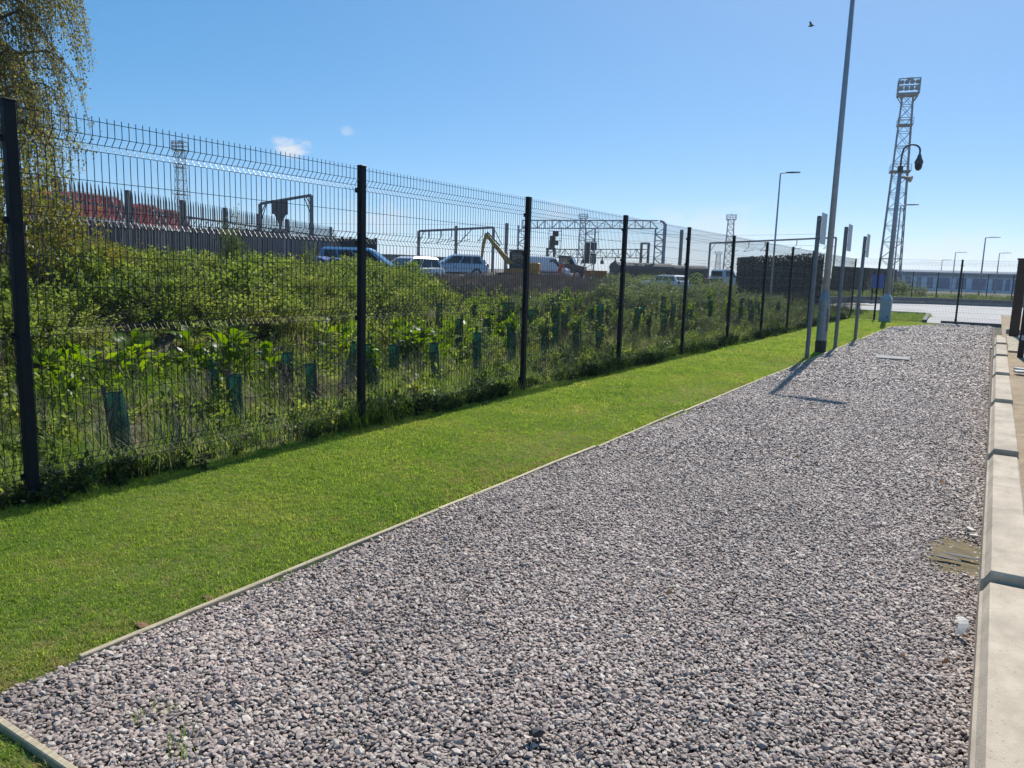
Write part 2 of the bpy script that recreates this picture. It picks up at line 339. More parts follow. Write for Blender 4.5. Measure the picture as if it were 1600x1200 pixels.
# ------------------------------------------------------------------ gravel stones
def stone_mesh(seed, M_, flat=.62):
    rs = random.Random(seed); bm = bmesh.new(); bmesh.ops.create_icosphere(bm, subdivisions=1, radius=.5)
    n = [Vector((rs.gauss(0, 1), rs.gauss(0, 1), rs.gauss(0, 1))).normalized() for _ in range(7)]; cut = [rs.uniform(.26, .42) for _ in n]
    for v in bm.verts:
        for a, c in zip(n, cut):
            d = v.co.dot(a)
            if d > c: v.co -= a*(d-c)
        v.co *= rs.uniform(.92, 1.08); v.co.z *= flat; v.co.x *= 1.25
    me = bpy.data.meshes.new('stone'); bm.to_mesh(me); bm.free(); me.materials.append(M_); return me
def gravel_mat():
    Mt = bpy.data.materials.new('granite_chippings'); Mt.use_nodes = True; N = Mt.node_tree.nodes; L = Mt.node_tree.links; b = N['Principled BSDF']
    b.inputs['Roughness'].default_value = .62; b.inputs['Specular IOR Level'].default_value = .45
    oi = N.new('ShaderNodeObjectInfo'); cr = N.new('ShaderNodeValToRGB'); el = cr.color_ramp.elements
    cols = [(0, (.23, .181, .154)), (.2, (.305, .242, .207)), (.45, (.365, .290, .248)), (.65, (.415, .312, .262)), (.82, (.425, .358, .305)), (1, (.55, .475, .40))]
    while len(el) < len(cols): el.new(.5)
    for e, (p, c) in zip(el, cols): e.position = p; e.color = (*c, 1)
    L.new(oi.outputs['Random'], cr.inputs[0])
    t = N.new('ShaderNodeTexCoord'); n = N.new('ShaderNodeTexNoise'); n.inputs['Scale'].default_value = 5; n.inputs['Detail'].default_value = 5; L.new(t.outputs['Object'], n.inputs['Vector'])
    mr = N.new('ShaderNodeMapRange'); mr.inputs[3].default_value = .7; mr.inputs[4].default_value = 1.3; L.new(n.outputs['Fac'], mr.inputs[0])
    g = N.new('ShaderNodeNewGeometry'); n2 = N.new('ShaderNodeTexNoise'); n2.inputs['Scale'].default_value = .9; n2.inputs['Detail'].default_value = 4; L.new(g.outputs['Position'], n2.inputs['Vector'])
    m2 = N.new('ShaderNodeMapRange'); m2.inputs[1].default_value = .3; m2.inputs[2].default_value = .7; m2.inputs[3].default_value = .80; m2.inputs[4].default_value = 1.10; L.new(n2.outputs['Fac'], m2.inputs[0])
    mu = N.new('ShaderNodeMath'); mu.operation = 'MULTIPLY'; L.new(mr.outputs[0], mu.inputs[0]); L.new(m2.outputs[0], mu.inputs[1])
    hs = N.new('ShaderNodeHueSaturation'); L.new(mu.outputs[0], hs.inputs['Value']); L.new(cr.outputs[0], hs.inputs['Color']); L.new(hs.outputs[0], b.inputs['Base Color'])
    return Mt
M['gravel'] = gravel_mat()
RS = np.random.RandomState(11)
def jgrid(x0, x1, y0, y1, s, rs):
    xs = np.arange(x0, x1, s); ys = np.arange(y0, y1, s); gx_, gy_ = np.meshgrid(xs, ys)
    p = np.stack([gx_.ravel(), gy_.ravel()], 1)+rs.uniform(-.5, .5, (gx_.size, 2))*s*1.1
    return p
parts = []
for y0, y1, s, size in [(1.12, 6.0, .0122, .0181), (6.0, 12, .0175, .0235), (12, 22, .030, .036), (22, 33.8, .046, .048)]:
    p = jgrid(EX+.02, .11, y0, y1, s, RS)
    if y0 > 20:
        p = np.concatenate([p]); lim = np.where(p[:, 1] < 29.2, EX, EX+(p[:, 1]-29.2)*.33); p = p[p[:, 0] > lim+.03]
    n = len(p); sc = size*np.exp(RS.normal(0, .30, n)); sc = np.clip(sc, size*.5, size*2.0)
    und = .008*np.sin(p[:, 0]*3.1+p[:, 1]*.9)+.006*np.sin(p[:, 1]*2.3-p[:, 0]*1.7)
    parts.append(np.column_stack([p, .012+und+RS.uniform(0, .012, n), sc]))
G = np.concatenate(parts)
# bare silty patch by the kerb
pd = ((G[:, 0]+.02)/.17)**2+((G[:, 1]-5.03)/.40)**2; G = G[RS.rand(len(G)) < np.clip((pd-.25)/.9, .04, 1)]
n = len(G)
rot = np.column_stack([RS.normal(0, .36, n), RS.normal(0, .36, n), RS.uniform(0, 6.28, n)])
scatter('gravel', G[:, :3], rot, np.repeat(G[:, 3:4], 3, 1), [stone_mesh(i, M['gravel'], .5+.03*(i % 6)) for i in range(14)], 1)

# ------------------------------------------------------------------ plants: mesh makers
def blades(seed, n, h, w, spread, lean, curl=.6, segs=2):
    rs = np.random.RandomState(seed); V = []; F = []
    for i in range(n):
        a = rs.uniform(0, 6.283); r = spread*math.sqrt(rs.rand()); x, y = r*math.cos(a), r*math.sin(a)
        b = rs.uniform(0, 6.283); hh = h*rs.uniform(.55, 1.15); ln = lean*rs.uniform(.2, 1.2); ww = w*rs.uniform(.7, 1.3)
        dx, dy = math.cos(b), math.sin(b); k = len(V)
        for s in range(segs+1):
            t = s/segs; off = ln*hh*(t**(1+curl)); zz = hh*(t-.25*ln*t*t)
            wd = ww*(1-t)**.7/2 if s < segs else ww*.06
            V.append((x+dx*off-dy*wd, y+dy*off+dx*wd, zz)); V.append((x+dx*off+dy*wd, y+dy*off-dx*wd, zz))
        for s in range(segs): F.append((k+2*s, k+2*s+1, k+2*s+3, k+2*s+2))
    return np.array(V), np.array(F)
def leaf_quads(P, D, size, rs, wide=.55, fold=.25, droop=.0):
    """a folded, pointed leaf of four corners at each point P along direction D"""
    n = len(P); D = D/np.linalg.norm(D, axis=1, keepdims=True); q = rs.normal(0, 1, (n, 3)); sdir = np.cross(D, q); sdir /= np.linalg.norm(sdir, axis=1, keepdims=True)
    nn = np.cross(sdir, D); L_ = size[:, None]; w = L_*wide*.5
    tip = P+D*L_; mid = P+D*L_*.45
    V = np.stack([P, mid+sdir*w+nn*w*fold, tip-np.array([0, 0, 1])*L_*droop, mid-sdir*w+nn*w*fold], 1).reshape(-1, 3)
    return V, np.arange(4*n).reshape(-1, 4)
def rand_dir(n, rs, upb=0.0):
    d = rs.normal(0, 1, (n, 3)); d /= np.linalg.norm(d, axis=1, keepdims=True); d[:, 2] += upb; return d
def bush_mesh(name, seed, M_, n=2600, rad=.8, h=1.2, leaf=.055, blobs=14, wide=.6, upb=.1, stemmy=0.0):
    rs = np.random.RandomState(seed); Ps = []; Ds = []
    for i in range(blobs):
        a = rs.uniform(0, 6.283); r = rad*.85*math.sqrt(rs.rand()); zc = h*rs.uniform(.12, .92)*(1-.35*(r/rad)**2)
        br = rad*rs.uniform(.18, .42); k = int(n/blobs); u = rs.normal(0, 1, (k, 3)); u /= np.linalg.norm(u, axis=1, keepdims=True)
        q = u*br*(rs.rand(k, 1)**.33)*[1, 1, .8]+[r*math.cos(a), r*math.sin(a), zc]
        Ps.append(q); Ds.append(u*.8+rand_dir(k, rs, upb)*.8)
    for i in range(int(blobs*1.3)):                    # sprigs that stick out of the outline
        a = rs.uniform(0, 6.283); r = rad*rs.uniform(.3, .95); k = int(n/blobs*.28); t = rs.rand(k, 1); b0 = np.array([r*.6*math.cos(a), r*.6*math.sin(a), h*.45])
        b1 = np.array([r*1.1*math.cos(a), r*1.1*math.sin(a), h*rs.uniform(.75, 1.28)]); Ps.append(b0+(b1-b0)*t+rs.normal(0, .02, (k, 3))); Ds.append(rand_dir(k, rs, .3))
    P = np.concatenate(Ps); D = np.concatenate(Ds); P[:, 2] = np.maximum(P[:, 2], .02)
    V, F = leaf_quads(P, D, leaf*rs.uniform(.6, 1.35, len(P)), rs, wide)
    return rawmesh(name, V, F, M_)
def stems_mesh(name, seed, M_, n=12, rad=.6, h=1.0, r=.008):
    rs = random.Random(seed); b = MB()
    for i in range(n):
        a = rs.uniform(0, 6.28); q = rad*rs.uniform(.1, 1); x, y = q*math.cos(a), q*math.sin(a)
        p = [(x*.25, y*.25, -.05), (x*.55, y*.55, h*.4), (x*.85+rs.uniform(-.08, .08), y*.85, h*.75), (x*1.1, y*1.1+rs.uniform(-.1, .1), h*rs.uniform(.85, 1.1))]
        b.tube(p, [r*1.4, r, r*.8, r*.4], 4)
    return b.mesh(name, M_)

M['lawn'] = leafmat('mown_grass', [(.105, .185, .032), (.185, .280, .050), (.258, .320, .064), (.39, .35, .12)], .55, .6, pscale=1.1, val=.22, spec=.2, pw=3.0)
M['rough'] = leafmat('rough_grass', [(.065, .125, .020), (.115, .195, .030), (.165, .225, .045), (.27, .245, .105)], .54, .5, pscale=.9, pw=2)
M['straw'] = leafmat('dead_grass', [(.16, .125, .07), (.26, .21, .12), (.36, .31, .20)], .3, .7, pscale=1.2)
M['dock'] = leafmat('dock_leaf', [(.055, .11, .012), (.11, .19, .018), (.16, .22, .03)], .55, .4, pscale=1.1)
M['bramble'] = leafmat('bramble_leaf', [(.040, .072, .018), (.110, .160, .034), (.185, .232, .052), (.27, .26, .09)], .56, .5, pscale=.9, spec=.22, pw=2.2)
M['haw'] = leafmat('hawthorn_leaf', [(.075, .10, .016), (.14, .155, .025), (.21, .17, .035), (.25, .115, .035)], .5, .5, pscale=.9)
M['willow'] = leafmat('willow_leaf', [(.065, .095, .034), (.125, .165, .056), (.19, .225, .082)], .45, .5, pscale=.6)
M['birch'] = leafmat('birch_leaf', [(.12, .125, .032), (.20, .19, .050), (.27, .22, .085), (.23, .25, .040)], .52, .5, pscale=.45)
M['dark_leaf'] = leafmat('dark_weed_leaf', [(.014, .030, .008), (.028, .050, .012), (.05, .075, .018)], .4, .5, pscale=1)
M['twig'] = mat('dry_twig', (.13, .095, .065), (.075, .055, .04), 12, .9)
M['dead_stem'] = mat('dead_stem', (.25, .19, .15), (.15, .115, .09), 12, .9)
M['bark'] = mat('birch_bark', (.30, .27, .23), (.06, .05, .045), 6, .85, 0, .4, stretch=(1, 1, 4))

# mown lawn
tufts = []
for i in range(8):
    V, F = blades(100+i, 40, .021, .0040, .048, 1.1); tufts.append(rawmesh('tuft', V, F, M['lawn']))
def lawn_pts():
    rs = np.random.RandomState(5); out = []
    for y0, y1, s in [(.4, 7, .030), (7, 14, .042), (14, 34, .062)]:
        p = jgrid(-5.02, EX-.03, y0, y1, s, rs); sc = np.full(len(p), {.030: 1.0, .042: 1.25, .062: 1.6}[s]); out.append(np.column_stack([p, sc]))
    p = jgrid(EX, -1.6, .2, 1.06, .03, rs); out.append(np.column_stack([p, np.full(len(p), 1.1)]))
    p = jgrid(EX-.03, -1.6, 29.3, 33.7, .065, rs); p = p[p[:, 0] < EX+(p[:, 1]-29.4)*.33]; out.append(np.column_stack([p, np.full(len(p), 1.6)]))
    return np.concatenate(out)
LP = lawn_pts(); n = len(LP); rs = np.random.RandomState(6)
edge = np.exp(-np.abs(LP[:, 0]-EX)/.06); fz = np.exp(-np.abs(LP[:, 0]+5.0)/.07)
sc = LP[:, 2]*rs.uniform(.7, 1.3, n)*(1+.5*fz+.35*edge*rs.rand(n))
dry = []
M['dry_lawn'] = leafmat('dry_mown_grass', [(.20, .21, .05), (.33, .28, .10), (.42, .33, .16)], .4, .7, pscale=1.5, spec=.15)
for i in range(3):
    V, F = blades(150+i, 34, .018, .0036, .048, 1.3); dry.append(rawmesh('dry_tuft', V, F, M['dry_lawn']))
pn = np.sin(LP[:, 0]*2.3+LP[:, 1]*1.1)*np.sin(LP[:, 1]*.83+.7)+.6*np.sin(LP[:, 1]*2.9-LP[:, 0]*3.7)*np.sin(LP[:, 1]*.31+1)
pd_ = np.clip(.05+.10*pn+.55*np.exp(-np.abs(LP[:, 0]-EX)/.50)*(.45+.55*np.sin(LP[:, 1]*1.3+1)), .02, .6)
lix = np.where(rs.rand(n) < pd_, rs.randint(8, 11, n), rs.randint(0, 8, n))
lush = np.sin(LP[:, 0]*1.9+LP[:, 1]*.7+1)*np.sin(LP[:, 1]*.9-LP[:, 0]*.6)+.5*np.sin(LP[:, 0]*4.3+.4*np.sin(LP[:, 1]*1.7))
sc = sc*(1+.26*lush)
scatter('grass', np.column_stack([LP[:, :2], np.full(n, .004)]), np.column_stack([rs.normal(0, .12, (n, 2)), rs.uniform(0, 6.28, n)]), np.column_stack([sc, sc, sc*rs.uniform(.5, 1.3, n)]), tufts+dry, 2, lix)

# long grass and straw in the planting strip
lt = []
for i in range(6):
    V, F = blades(200+i, 26, .23, .0075, .10, .9, segs=3); lt.append(rawmesh('long_tuft', V, F, M['rough']))
for i in range(3):
    V, F = blades(240+i, 20, .33, .005, .16, 1.5, segs=3); lt.append(rawmesh('straw_tuft', V, F, M['straw']))
for i in range(3): lt.append(bush_mesh('leafy_weed', 250+i, M['bramble' if i else 'dark_leaf'], 150, .16, .24, .05, 5, .5, .2))
for i in range(2): lt.append(stems_mesh('dry_stalks', 256+i, M['dead_stem'], 9, .14, .5, .0028))
def field(x0, x1, y0, y1, s, seed, keep=None):
    rs = np.random.RandomState(seed); p = jgrid(x0, x1, y0, y1, s, rs)
    if keep is not None: p = p[keep(p, rs)]
    return np.column_stack([p, ground_z(p[:, 0], p[:, 1])]), rs
P1, rs = field(-9.5, -5.2, -1, 40, .17, 21, lambda p, r: (p[:, 0] > np.interp(p[:, 1], YS, A_)-.7))
P2, _ = field(-21, -9.3, 8, 46, .34, 22, lambda p, r: (p[:, 0] > np.interp(p[:, 1], YS, A_)-1.0) & (p[:, 0] < -9.2))
P = np.concatenate([P1, P2]); n = len(P); big = np.where(P[:, 0] < -9.4, 1.55, 1.0)
sc = rs.uniform(.55, 1.35, n)*big; patch = np.sin(P[:, 0]*1.3+1)*np.sin(P[:, 1]*.8)+.4*np.sin(P[:, 1]*2.1)
ix = np.where(rs.rand(n) < np.clip(.08+.22*patch+.30*np.clip((P[:, 1]-12)/6, 0, 1)*(np.sin(P[:, 1]*.9+P[:, 0])*.5+.5), .03, .6), rs.randint(6, 9, n), rs.randint(0, 6, n)); wr_ = rs.rand(n); ix = np.where(wr_ < .13, rs.randint(9, 12, n), np.where(wr_ < .18, rs.randint(12, 14, n), ix))
scatter('rough_grass', P, np.column_stack([rs.normal(0, .2, (n, 2)), rs.uniform(0, 6.28, n)]), np.column_stack([sc, sc, sc*rs.uniform(.7, 1.2, n)]), lt, 3, ix)

# unmown dark weeds along the foot of the fence
wd = []
for i in range(4):
    V, F = blades(300+i, 24, .20, .008, .09, .8, segs=2); wd.append(rawmesh('weed_tuft', V, F, M['dark_leaf']))
for i in range(3): wd.append(bush_mesh('weed_leaves', 320+i, M['dark_leaf'], 110, .13, .16, .045, 4))
for i in range(3):
    V, F = blades(330+i, 26, .24, .007, .09, .8, segs=2); wd.append(rawmesh('green_tuft', V, F, M['rough']))
rs = np.random.RandomState(8); n = 1500; yy = rs.uniform(.2, 40, n); xx = FX-.02+rs.normal(-.06, .10, n)
hgt = .7+.55*np.sin(yy*1.9)*np.sin(yy*.7+1)+rs.uniform(0, .5, n); hgt = np.clip(hgt, .25, 1.5)*np.where(xx > FX+.05, .55, 1)
scatter('fence_weeds', np.column_stack([xx, yy, np.zeros(n)]), np.column_stack([rs.normal(0, .2, (n, 2)), rs.uniform(0, 6.28, n)]), np.repeat(hgt[:, None], 3, 1), wd, 4)

# bramble bank: undergrowth that nobody could count, from the foot of the bank to its brow
br = [bush_mesh('bramble_clump', 400+i, M['bramble'], 950, .42, .48, .045, 8) for i in range(5)] + [stems_mesh('bramble_stems', 420+i, M['twig'], 14, .5, .55, .005) for i in range(2)]
def bk(p, r):
    a = np.interp(p[:, 1], YS, A_); b = np.interp(p[:, 1], YS, B_); lim = np.where(p[:, 1] < 24, b-5.5, a-.2)
    return (p[:, 0] < a-.1) & (p[:, 0] > lim)
P, rs = field(-24, -7.6, -4, 24, .40, 31, bk); n = len(P)
sc = rs.uniform(.55, 1.35, n)*(1+.35*np.sin(P[:, 0]*1.9+P[:, 1]*.7)*np.sin(P[:, 1]*1.3))*np.where(P[:, 0] < -10, 1.1, .85); foot = np.exp(-((P[:, 0]-np.interp(P[:, 1], YS, A_)+1.1)/.7)**2); ix = np.where(rs.rand(n) < .14+.46*foot, rs.randint(5, 7, n), rs.randint(0, 5, n))  # dry stems, packed denser low on the bank to mimic its shaded face
scatter('bramble_undergrowth', P, np.column_stack([rs.normal(0, .2, (n, 2)), rs.uniform(0, 6.28, n)]), np.column_stack([sc, sc, sc*rs.uniform(.55, 1.1, n)]), br, 5, ix)

# low grey green scrub and dry stems between the tree guards, thicker towards the far end
sb = [bush_mesh('scrub_clump', 470+i, M['willow'], 420, .34, .62, .052, 6, .45, .2) for i in range(4)]+[stems_mesh('scrub_stems', 480+i, M['twig'], 20, .38, .75, .0045) for i in range(4)]+[rawmesh('scrub_straw', *blades(490+i, 26, .55, .006, .2, 1.2, segs=3), M['straw']) for i in range(2)]
P, rs = field(-15, -5.7, 10.5, 42, .40, 37, lambda p, r: (r.rand(len(p)) < np.clip((p[:, 1]-11)/9, .08, .9)*np.where(p[:, 0] > -7.1, .55, .9)) & (p[:, 0] > np.interp(p[:, 1], YS, A_)+.4)); n = len(P)
sc = rs.uniform(.55, 1.25, n)*np.where(P[:, 0] > -7.2, .75, 1.0); ix = np.where(rs.rand(n) < .45, rs.randint(0, 4, n), np.where(rs.rand(n) < .6, rs.randint(4, 8, n), rs.randint(8, 10, n)))
scatter('scrub_undergrowth', P, np.column_stack([rs.normal(0, .2, (n, 2)), rs.uniform(0, 6.28, n)]), np.column_stack([sc, sc, sc*rs.uniform(.7, 1.15, n)]), sb, 11, ix)

# brown bare bank: dead stems and rubble
dst = [stems_mesh('dead_stems', 500+i, M['dead_stem'], 22, .55, .50, .006) for i in range(4)]+[rawmesh('dead_tuft', *blades(520+i, 30, .42, .008, .3, .9, segs=2), M['straw']) for i in range(1)]
def bk2(p, r):
    a = np.interp(p[:, 1], YS, A_); b = np.interp(p[:, 1], YS, B_); return (p[:, 0] < a-.4) & (p[:, 0] > b+.9)
P, rs = field(-28, -14, 20, 62, .42, 33, bk2); n = len(P); sc = rs.uniform(.6, 1.3, n)
scatter('dead_stems', P, np.column_stack([rs.normal(0, .25, (n, 2)), rs.uniform(0, 6.28, n)]), np.repeat(sc[:, None], 3, 1), dst, 6)
M['rubble'] = mat('ballast_rubble', (.27, .235, .21), (.13, .11, .10), 4, .9, rand=.4)
P, rs = field(-29, -18, 24, 64, .33, 34, lambda p, r: (p[:, 0] < np.interp(p[:, 1], YS, B_)+2.2) & (p[:, 0] > np.interp(p[:, 1], YS, B_)-1.6)); n = len(P); sc = .22*np.exp(rs.normal(0, .5, n))
scatter('ballast_rubble', P, rs.uniform(0, 6.28, (n, 3)), np.repeat(np.clip(sc, .05, .7)[:, None], 3, 1), [stone_mesh(60+i, M['rubble'], .7) for i in range(6)], 7)

# far verge behind the road
P, rs = field(-30, 12, 60, 84, .8, 35, lambda p, r: p[:, 1] > np.interp(p[:, 0], [-30, -9, -8, -4, 1.3, 12], [60, 60, 61, 66, 68.5, 74])); n = len(P); sc = rs.uniform(.7, 1.5, n)
scatter('verge_weeds', P, np.column_stack([rs.normal(0, .15, (n, 2)), rs.uniform(0, 6.28, n)]), np.repeat(sc[:, None], 3, 1), [bush_mesh('verge_clump', 440+i, M['willow'], 260, .45, .42, .075, 6) for i in range(4)]+lt[:2], 8)
# thin grass on the verge between cross fence and road
P, rs = field(-9, -2.35, 34.2, 41.8, .22, 36); n = len(P); sc = rs.uniform(.5, 1.0, n)
scatter('verge_grass', P, np.column_stack([rs.normal(0, .15, (n, 2)), rs.uniform(0, 6.28, n)]), np.repeat(sc[:, None], 3, 1), lt[:6], 9)

# ------------------------------------------------------------------ kerb of precast blocks
rnd = random.Random(4)
KY = [-1.2, 4.12, 7.10, 10.0, 12.7, 15.6, 18.2, 20.8]
KZ = [.20, .245, .285, .325, .365, .40, .435]
KL = ['nearest long pale concrete kerb block, wide in the bottom right corner', 'pale kerb block second from the camera, past the first dark step', 'pale kerb block with a small dark hole, third from the camera',
      'fourth pale kerb block along the gravel', 'fifth pale kerb block beside the scattered white litter', 'second to last pale kerb block near the brown post', 'farthest pale kerb block ending at the brown post']
for i in range(7):
    y0, y1, z = KY[i], KY[i+1]-.02, KZ[i]; b = MB(); xl = lambda y: .085+.003*y
    rings = []
    for y, ins in ((y0, .012), (y0+.012, 0), *[(y0+(y1-y0)*t, 0) for t in (.25, .5, .75)], (y1-.012, 0), (y1, .012)):
        x = xl(y); j = rnd.uniform(-.003, .003)
        rings.append([(x+ins, y, -.05), (x+ins, y, z-.055-ins+j), (x+.012+ins, y, z-.045-ins+j), (x+.036, y, z-ins), (x+.193+j, y, z-ins), (x+.203-ins, y, z-.013), (x+.203-ins, y, -.05)])
    o = b.loft(rings).build('kerb_block', M['conc_pale']); tag(o, KL[i], 'kerb block', 'precast kerb blocks along the gravel')

# timber edging between lawn and gravel
def edging(name, pts, label, seg=2.4):
    e = empty(name, (pts[0][0], pts[0][1], 0), 0, label, 'edging', 'timber edging of the gravel'); r = random.Random(7); o0 = Vector((pts[0][0], pts[0][1], 0))
    for (a, b) in zip(pts[:-1], pts[1:]):
        a = Vector((*a, 0)); b = Vector((*b, 0)); L_ = (b-a).length; nseg = max(1, round(L_/seg)); d = (b-a)/nseg; sdv = d.normalized().cross(Vector((0, 0, 1)))
        for i in range(nseg):
            p = a+d*i+d.normalized()*.004; q = a+d*(i+1)-d.normalized()*.004; j0, j1 = r.uniform(-.012, .012), r.uniform(-.012, .012); bb = MB(); rg = []
            for t in (0, .33, .66, 1):
                c = p.lerp(q, t)+sdv*(j0*(1-t)+j1*t+r.uniform(-.004, .004))-o0; h = .036+r.uniform(-.006, .004); w = .013
                rg.append([c-sdv*w+Vector((0, 0, -.06)), c+sdv*w+Vector((0, 0, -.06)), c+sdv*w+Vector((0, 0, h-.004)), c+sdv*(w-.004)+Vector((0, 0, h)), c-sdv*(w-.004)+Vector((0, 0, h)), c-sdv*w+Vector((0, 0, h-.004))])
            bb.loft(rg).build('edging_board', M['board'], e)
    return e
edging('timber_edging', [(EX, 1.48), (EX, 29.2), (-1.66, 33.0), (-1.52, 34.0)], 'long pale timber edging between the mown lawn and the gravel')
edging('timber_edging', [(EX, 1.10), (.08, 1.10)], 'short timber edging across the bottom left corner of the gravel')

# ------------------------------------------------------------------ wire mesh fence
HZ = [2.40, 2.31, 2.26, 2.21, 2.02, 1.83, 1.78, 1.73, 1.53, 1.33, 1.13, 1.08, 1.03, .83, .63, .43, .23, .18, .13, .03]
VC = [2.26, 1.78, 1.08, .18]
def voff(z):
    for c in VC:
        if abs(z-c) < .051: return -.042*(1-abs(z-c)/.05)
    return 0.0
def panel_mesh(name, length, rw=.0026, pitch=.05, sides=4):
    b = MB(); zs = sorted(set([2.43, .0]+HZ)); n = int(length/pitch)
    prof = [(voff(z), z) for z in zs if z in (2.43, 0.0) or any(abs(z-c) < .051 for c in VC) or z in (2.02, 1.53, .63)]
    for i in range(n+1):
        y = (length-n*pitch)/2+i*pitch; b.tube([(x, y, z) for x, z in prof], rw, sides, False)
    for z in HZ: b.tube([(voff(z)+.006, 0, z), (voff(z)+.006, length, z)], rw*1.05, sides, False)
    return b.mesh(name, M['wire'])
def post_mesh(h=2.47):
    b = MB(); b.box((0, 0, h/2-.15), (.058, .068, h+.3), 0, .004); b.box((0, 0, h+.006), (.064, .074, .022), 0, .006); return b.mesh('post', M['black_steel'])
def clip_mesh():
    b = MB(); b.box((-.034, 0, 0), (.014, .10, .045), 0, .003); return b.mesh('clamp', M['black_steel'])
def clamps(p):
    for z in (2.26, 1.78, 1.08, .18): link('clamp', clp, p, (0, 0, z))
pm3, pst, clp = panel_mesh('mesh_panel', 2.94), post_mesh(), clip_mesh()
fence = empty('mesh_fence', (FX, 2.365, 0), 0, 'long dark green welded mesh fence beside the lawn with square posts', 'fence', 'welded mesh fences')
for i in range(-1, 12):
    p = link('post', pst, fence, (0, 3.0*i, 0)); clamps(p)
    if i < 11: link('mesh_panel', pm3, fence, (0, 3.0*i+.03, .045))
# cross fence at the end of the gravel
cf = empty('mesh_fence', (-3.97, 34.02, 0), -math.pi/2, 'welded mesh fence across the far end of the gravel before the road', 'fence', 'welded mesh fences')
for i in range(0, 3):
    p = link('post', pst, cf, (0, 2.87*i, 0)); clamps(p)
pm2 = panel_mesh('mesh_panel', 2.81)
for i in range(0, 2): link('mesh_panel', pm2, cf, (0, 2.87*i+.03, .045))
link('mesh_panel', panel_mesh('mesh_panel', 1.0), cf, (0, -1.05, .045))

# distant mesh fence on the far side of the road
ff = empty('mesh_fence', (-10.5, 66, 0), 0, 'distant dark mesh fence on the far side of the pale road', 'fence', 'welded mesh fences')
fpm = MB(); fpm.box((0, 0, 1.2), (.07, .07, 2.4)); fpm = fpm.mesh('post', M['black_steel'])
q0, q1 = Vector((-10.5, 66, 0)), Vector((8, 74.5, 0)); dv = (q1-q0); nn_ = 11
for i in range(nn_+1):
    link('post', fpm, ff, dv*i/nn_)
    if i < nn_:
        b = MB(); a = dv*i/nn_; c = dv*(i+1)/nn_
        for t in np.linspace(.02, .98, 16): p = a.lerp(c, t); b.beam((p.x, p.y, .05), (p.x, p.y, 2.35), .008)
        for z in (.05, .5, .95, 1.0, 1.5, 2.0, 2.3): b.beam((a.x, a.y, z), (c.x, c.y, z), .008)
        b.build('mesh_panel', M['wire'], ff)

# ------------------------------------------------------------------ sign posts, lamp posts, camera pole
def sign_post(x, y, h, label):
    e = empty('sign_post', (x, y, 0), 0, label, 'sign', 'sign posts along the lawn edge')
    MB().lathe((0, 0, 0), [(.042, -.1), (.042, h-.01), (.036, h), (.0, h+.002)], 10).build('pole', M['post_grey'], e, smooth=False)
    p = MB(); p.box((.058, .22, h-.235), (.004, .56, .60)); p.build('sign_plate', M['white_plate'], e)
    for z in (h-.07, h-.40): MB().box((.022, 0, z), (.072, .10, .03)).build('clip', M['galv'], e)
sign_post(-3.02, 16.0, 2.80, 'grey sign post nearest the camera with white plate seen edge on')
sign_post(-2.96, 18.86, 2.77, 'middle grey sign post with white plate just behind the tall lamp post')
sign_post(-2.97, 21.96, 2.72, 'farthest grey sign post of the three with white plate')

def lamp_post(loc, h, rz, label, arm=.75, r0=.07, r1=.045, sleeve=False, parts=True, head=.5):
    e = empty('street_lamp', loc, rz, label, 'street lamp', 'street lamps')
    if sleeve:
        MB().lathe((0, 0, 0), [(.112, .27), (.112, 1.14), (.108, 1.16), (.07, 1.34), (.068, 1.36)], 14).build('sleeve', M['galv'], e, smooth=False)
        MB().lathe((0, 0, 0), [(.118, -.05), (.118, .268), (.112, .272)], 14).build('base', M['black_paint'], e)
        d = MB(); d.box((.108, -.02, .72), (.02, .10, .5), 0, .006); d.build('access_door', M['galv'], e)
    MB().lathe((0, 0, 0), [(r0, 1.3 if sleeve else -.1), (r0*.86, h*.6), (r1, h)], 10).build('pole', M['pole_grey'], e, smooth=True)
    a = MB(); a.tube([(0, 0, h-.12), (0, 0, h), (.06, 0, h+.04), (arm-head*.8, 0, h+.06)], r1*.8, 6); a.build('arm', M['pole_grey'], e)
    hd = MB(); hd.loft([[(arm-head, -.05, h+.04), (arm-head, .05, h+.04), (arm-head, .04, h+.10), (arm-head, -.04, h+.10)], [(arm-head*.6, -.11, h+.03), (arm-head*.6, .11, h+.03), (arm-head*.6, .09, h+.11), (arm-head*.6, -.09, h+.11)], [(arm-.02, -.10, h+.05), (arm-.02, .10, h+.05), (arm-.02, .08, h+.10), (arm-.02, -.08, h+.10)]]).build('lamp_head', M['galv_dark'], e)
lamp_post((-3.04, 17.5, 0), 7.65, 0, 'tall grey lamp post with black base rising out of the top of the photo', .95, .068, .046, True, head=.7)
lamp_post(at(-13.45, 48), 7.55, R(12), 'street lamp standing behind the dark screened enclosure', 1.1, .06, .04, head=.8)
lamp_post(at(-5.75, 64), 7.1, R(5), 'street lamp beside the lattice mast, its head right of the mast', 1.2, .06, .045, head=.9)
lamp_post(at(-.75, 105), 6.9, 0, 'tallest street lamp in front of the long white building', 1.5, .09, .06, head=1.1)
lamp_post(at(.1, 150), 6.7, 0, 'street lamp by the right end of the long white building', 1.7, .09, .06, head=1.2)
lamp_post(at(-2.3, 150), 6.7, 0, 'street lamp at the middle of the long white building', 1.7, .09, .06, head=1.2)
lamp_post(at(-3.0, 200), 6.7, 0, 'smallest street lamp left of the middle of the white building', 1.9, .10, .07, head=1.3)
# foreground shadow-casting arm belongs to the tall lamp post itself

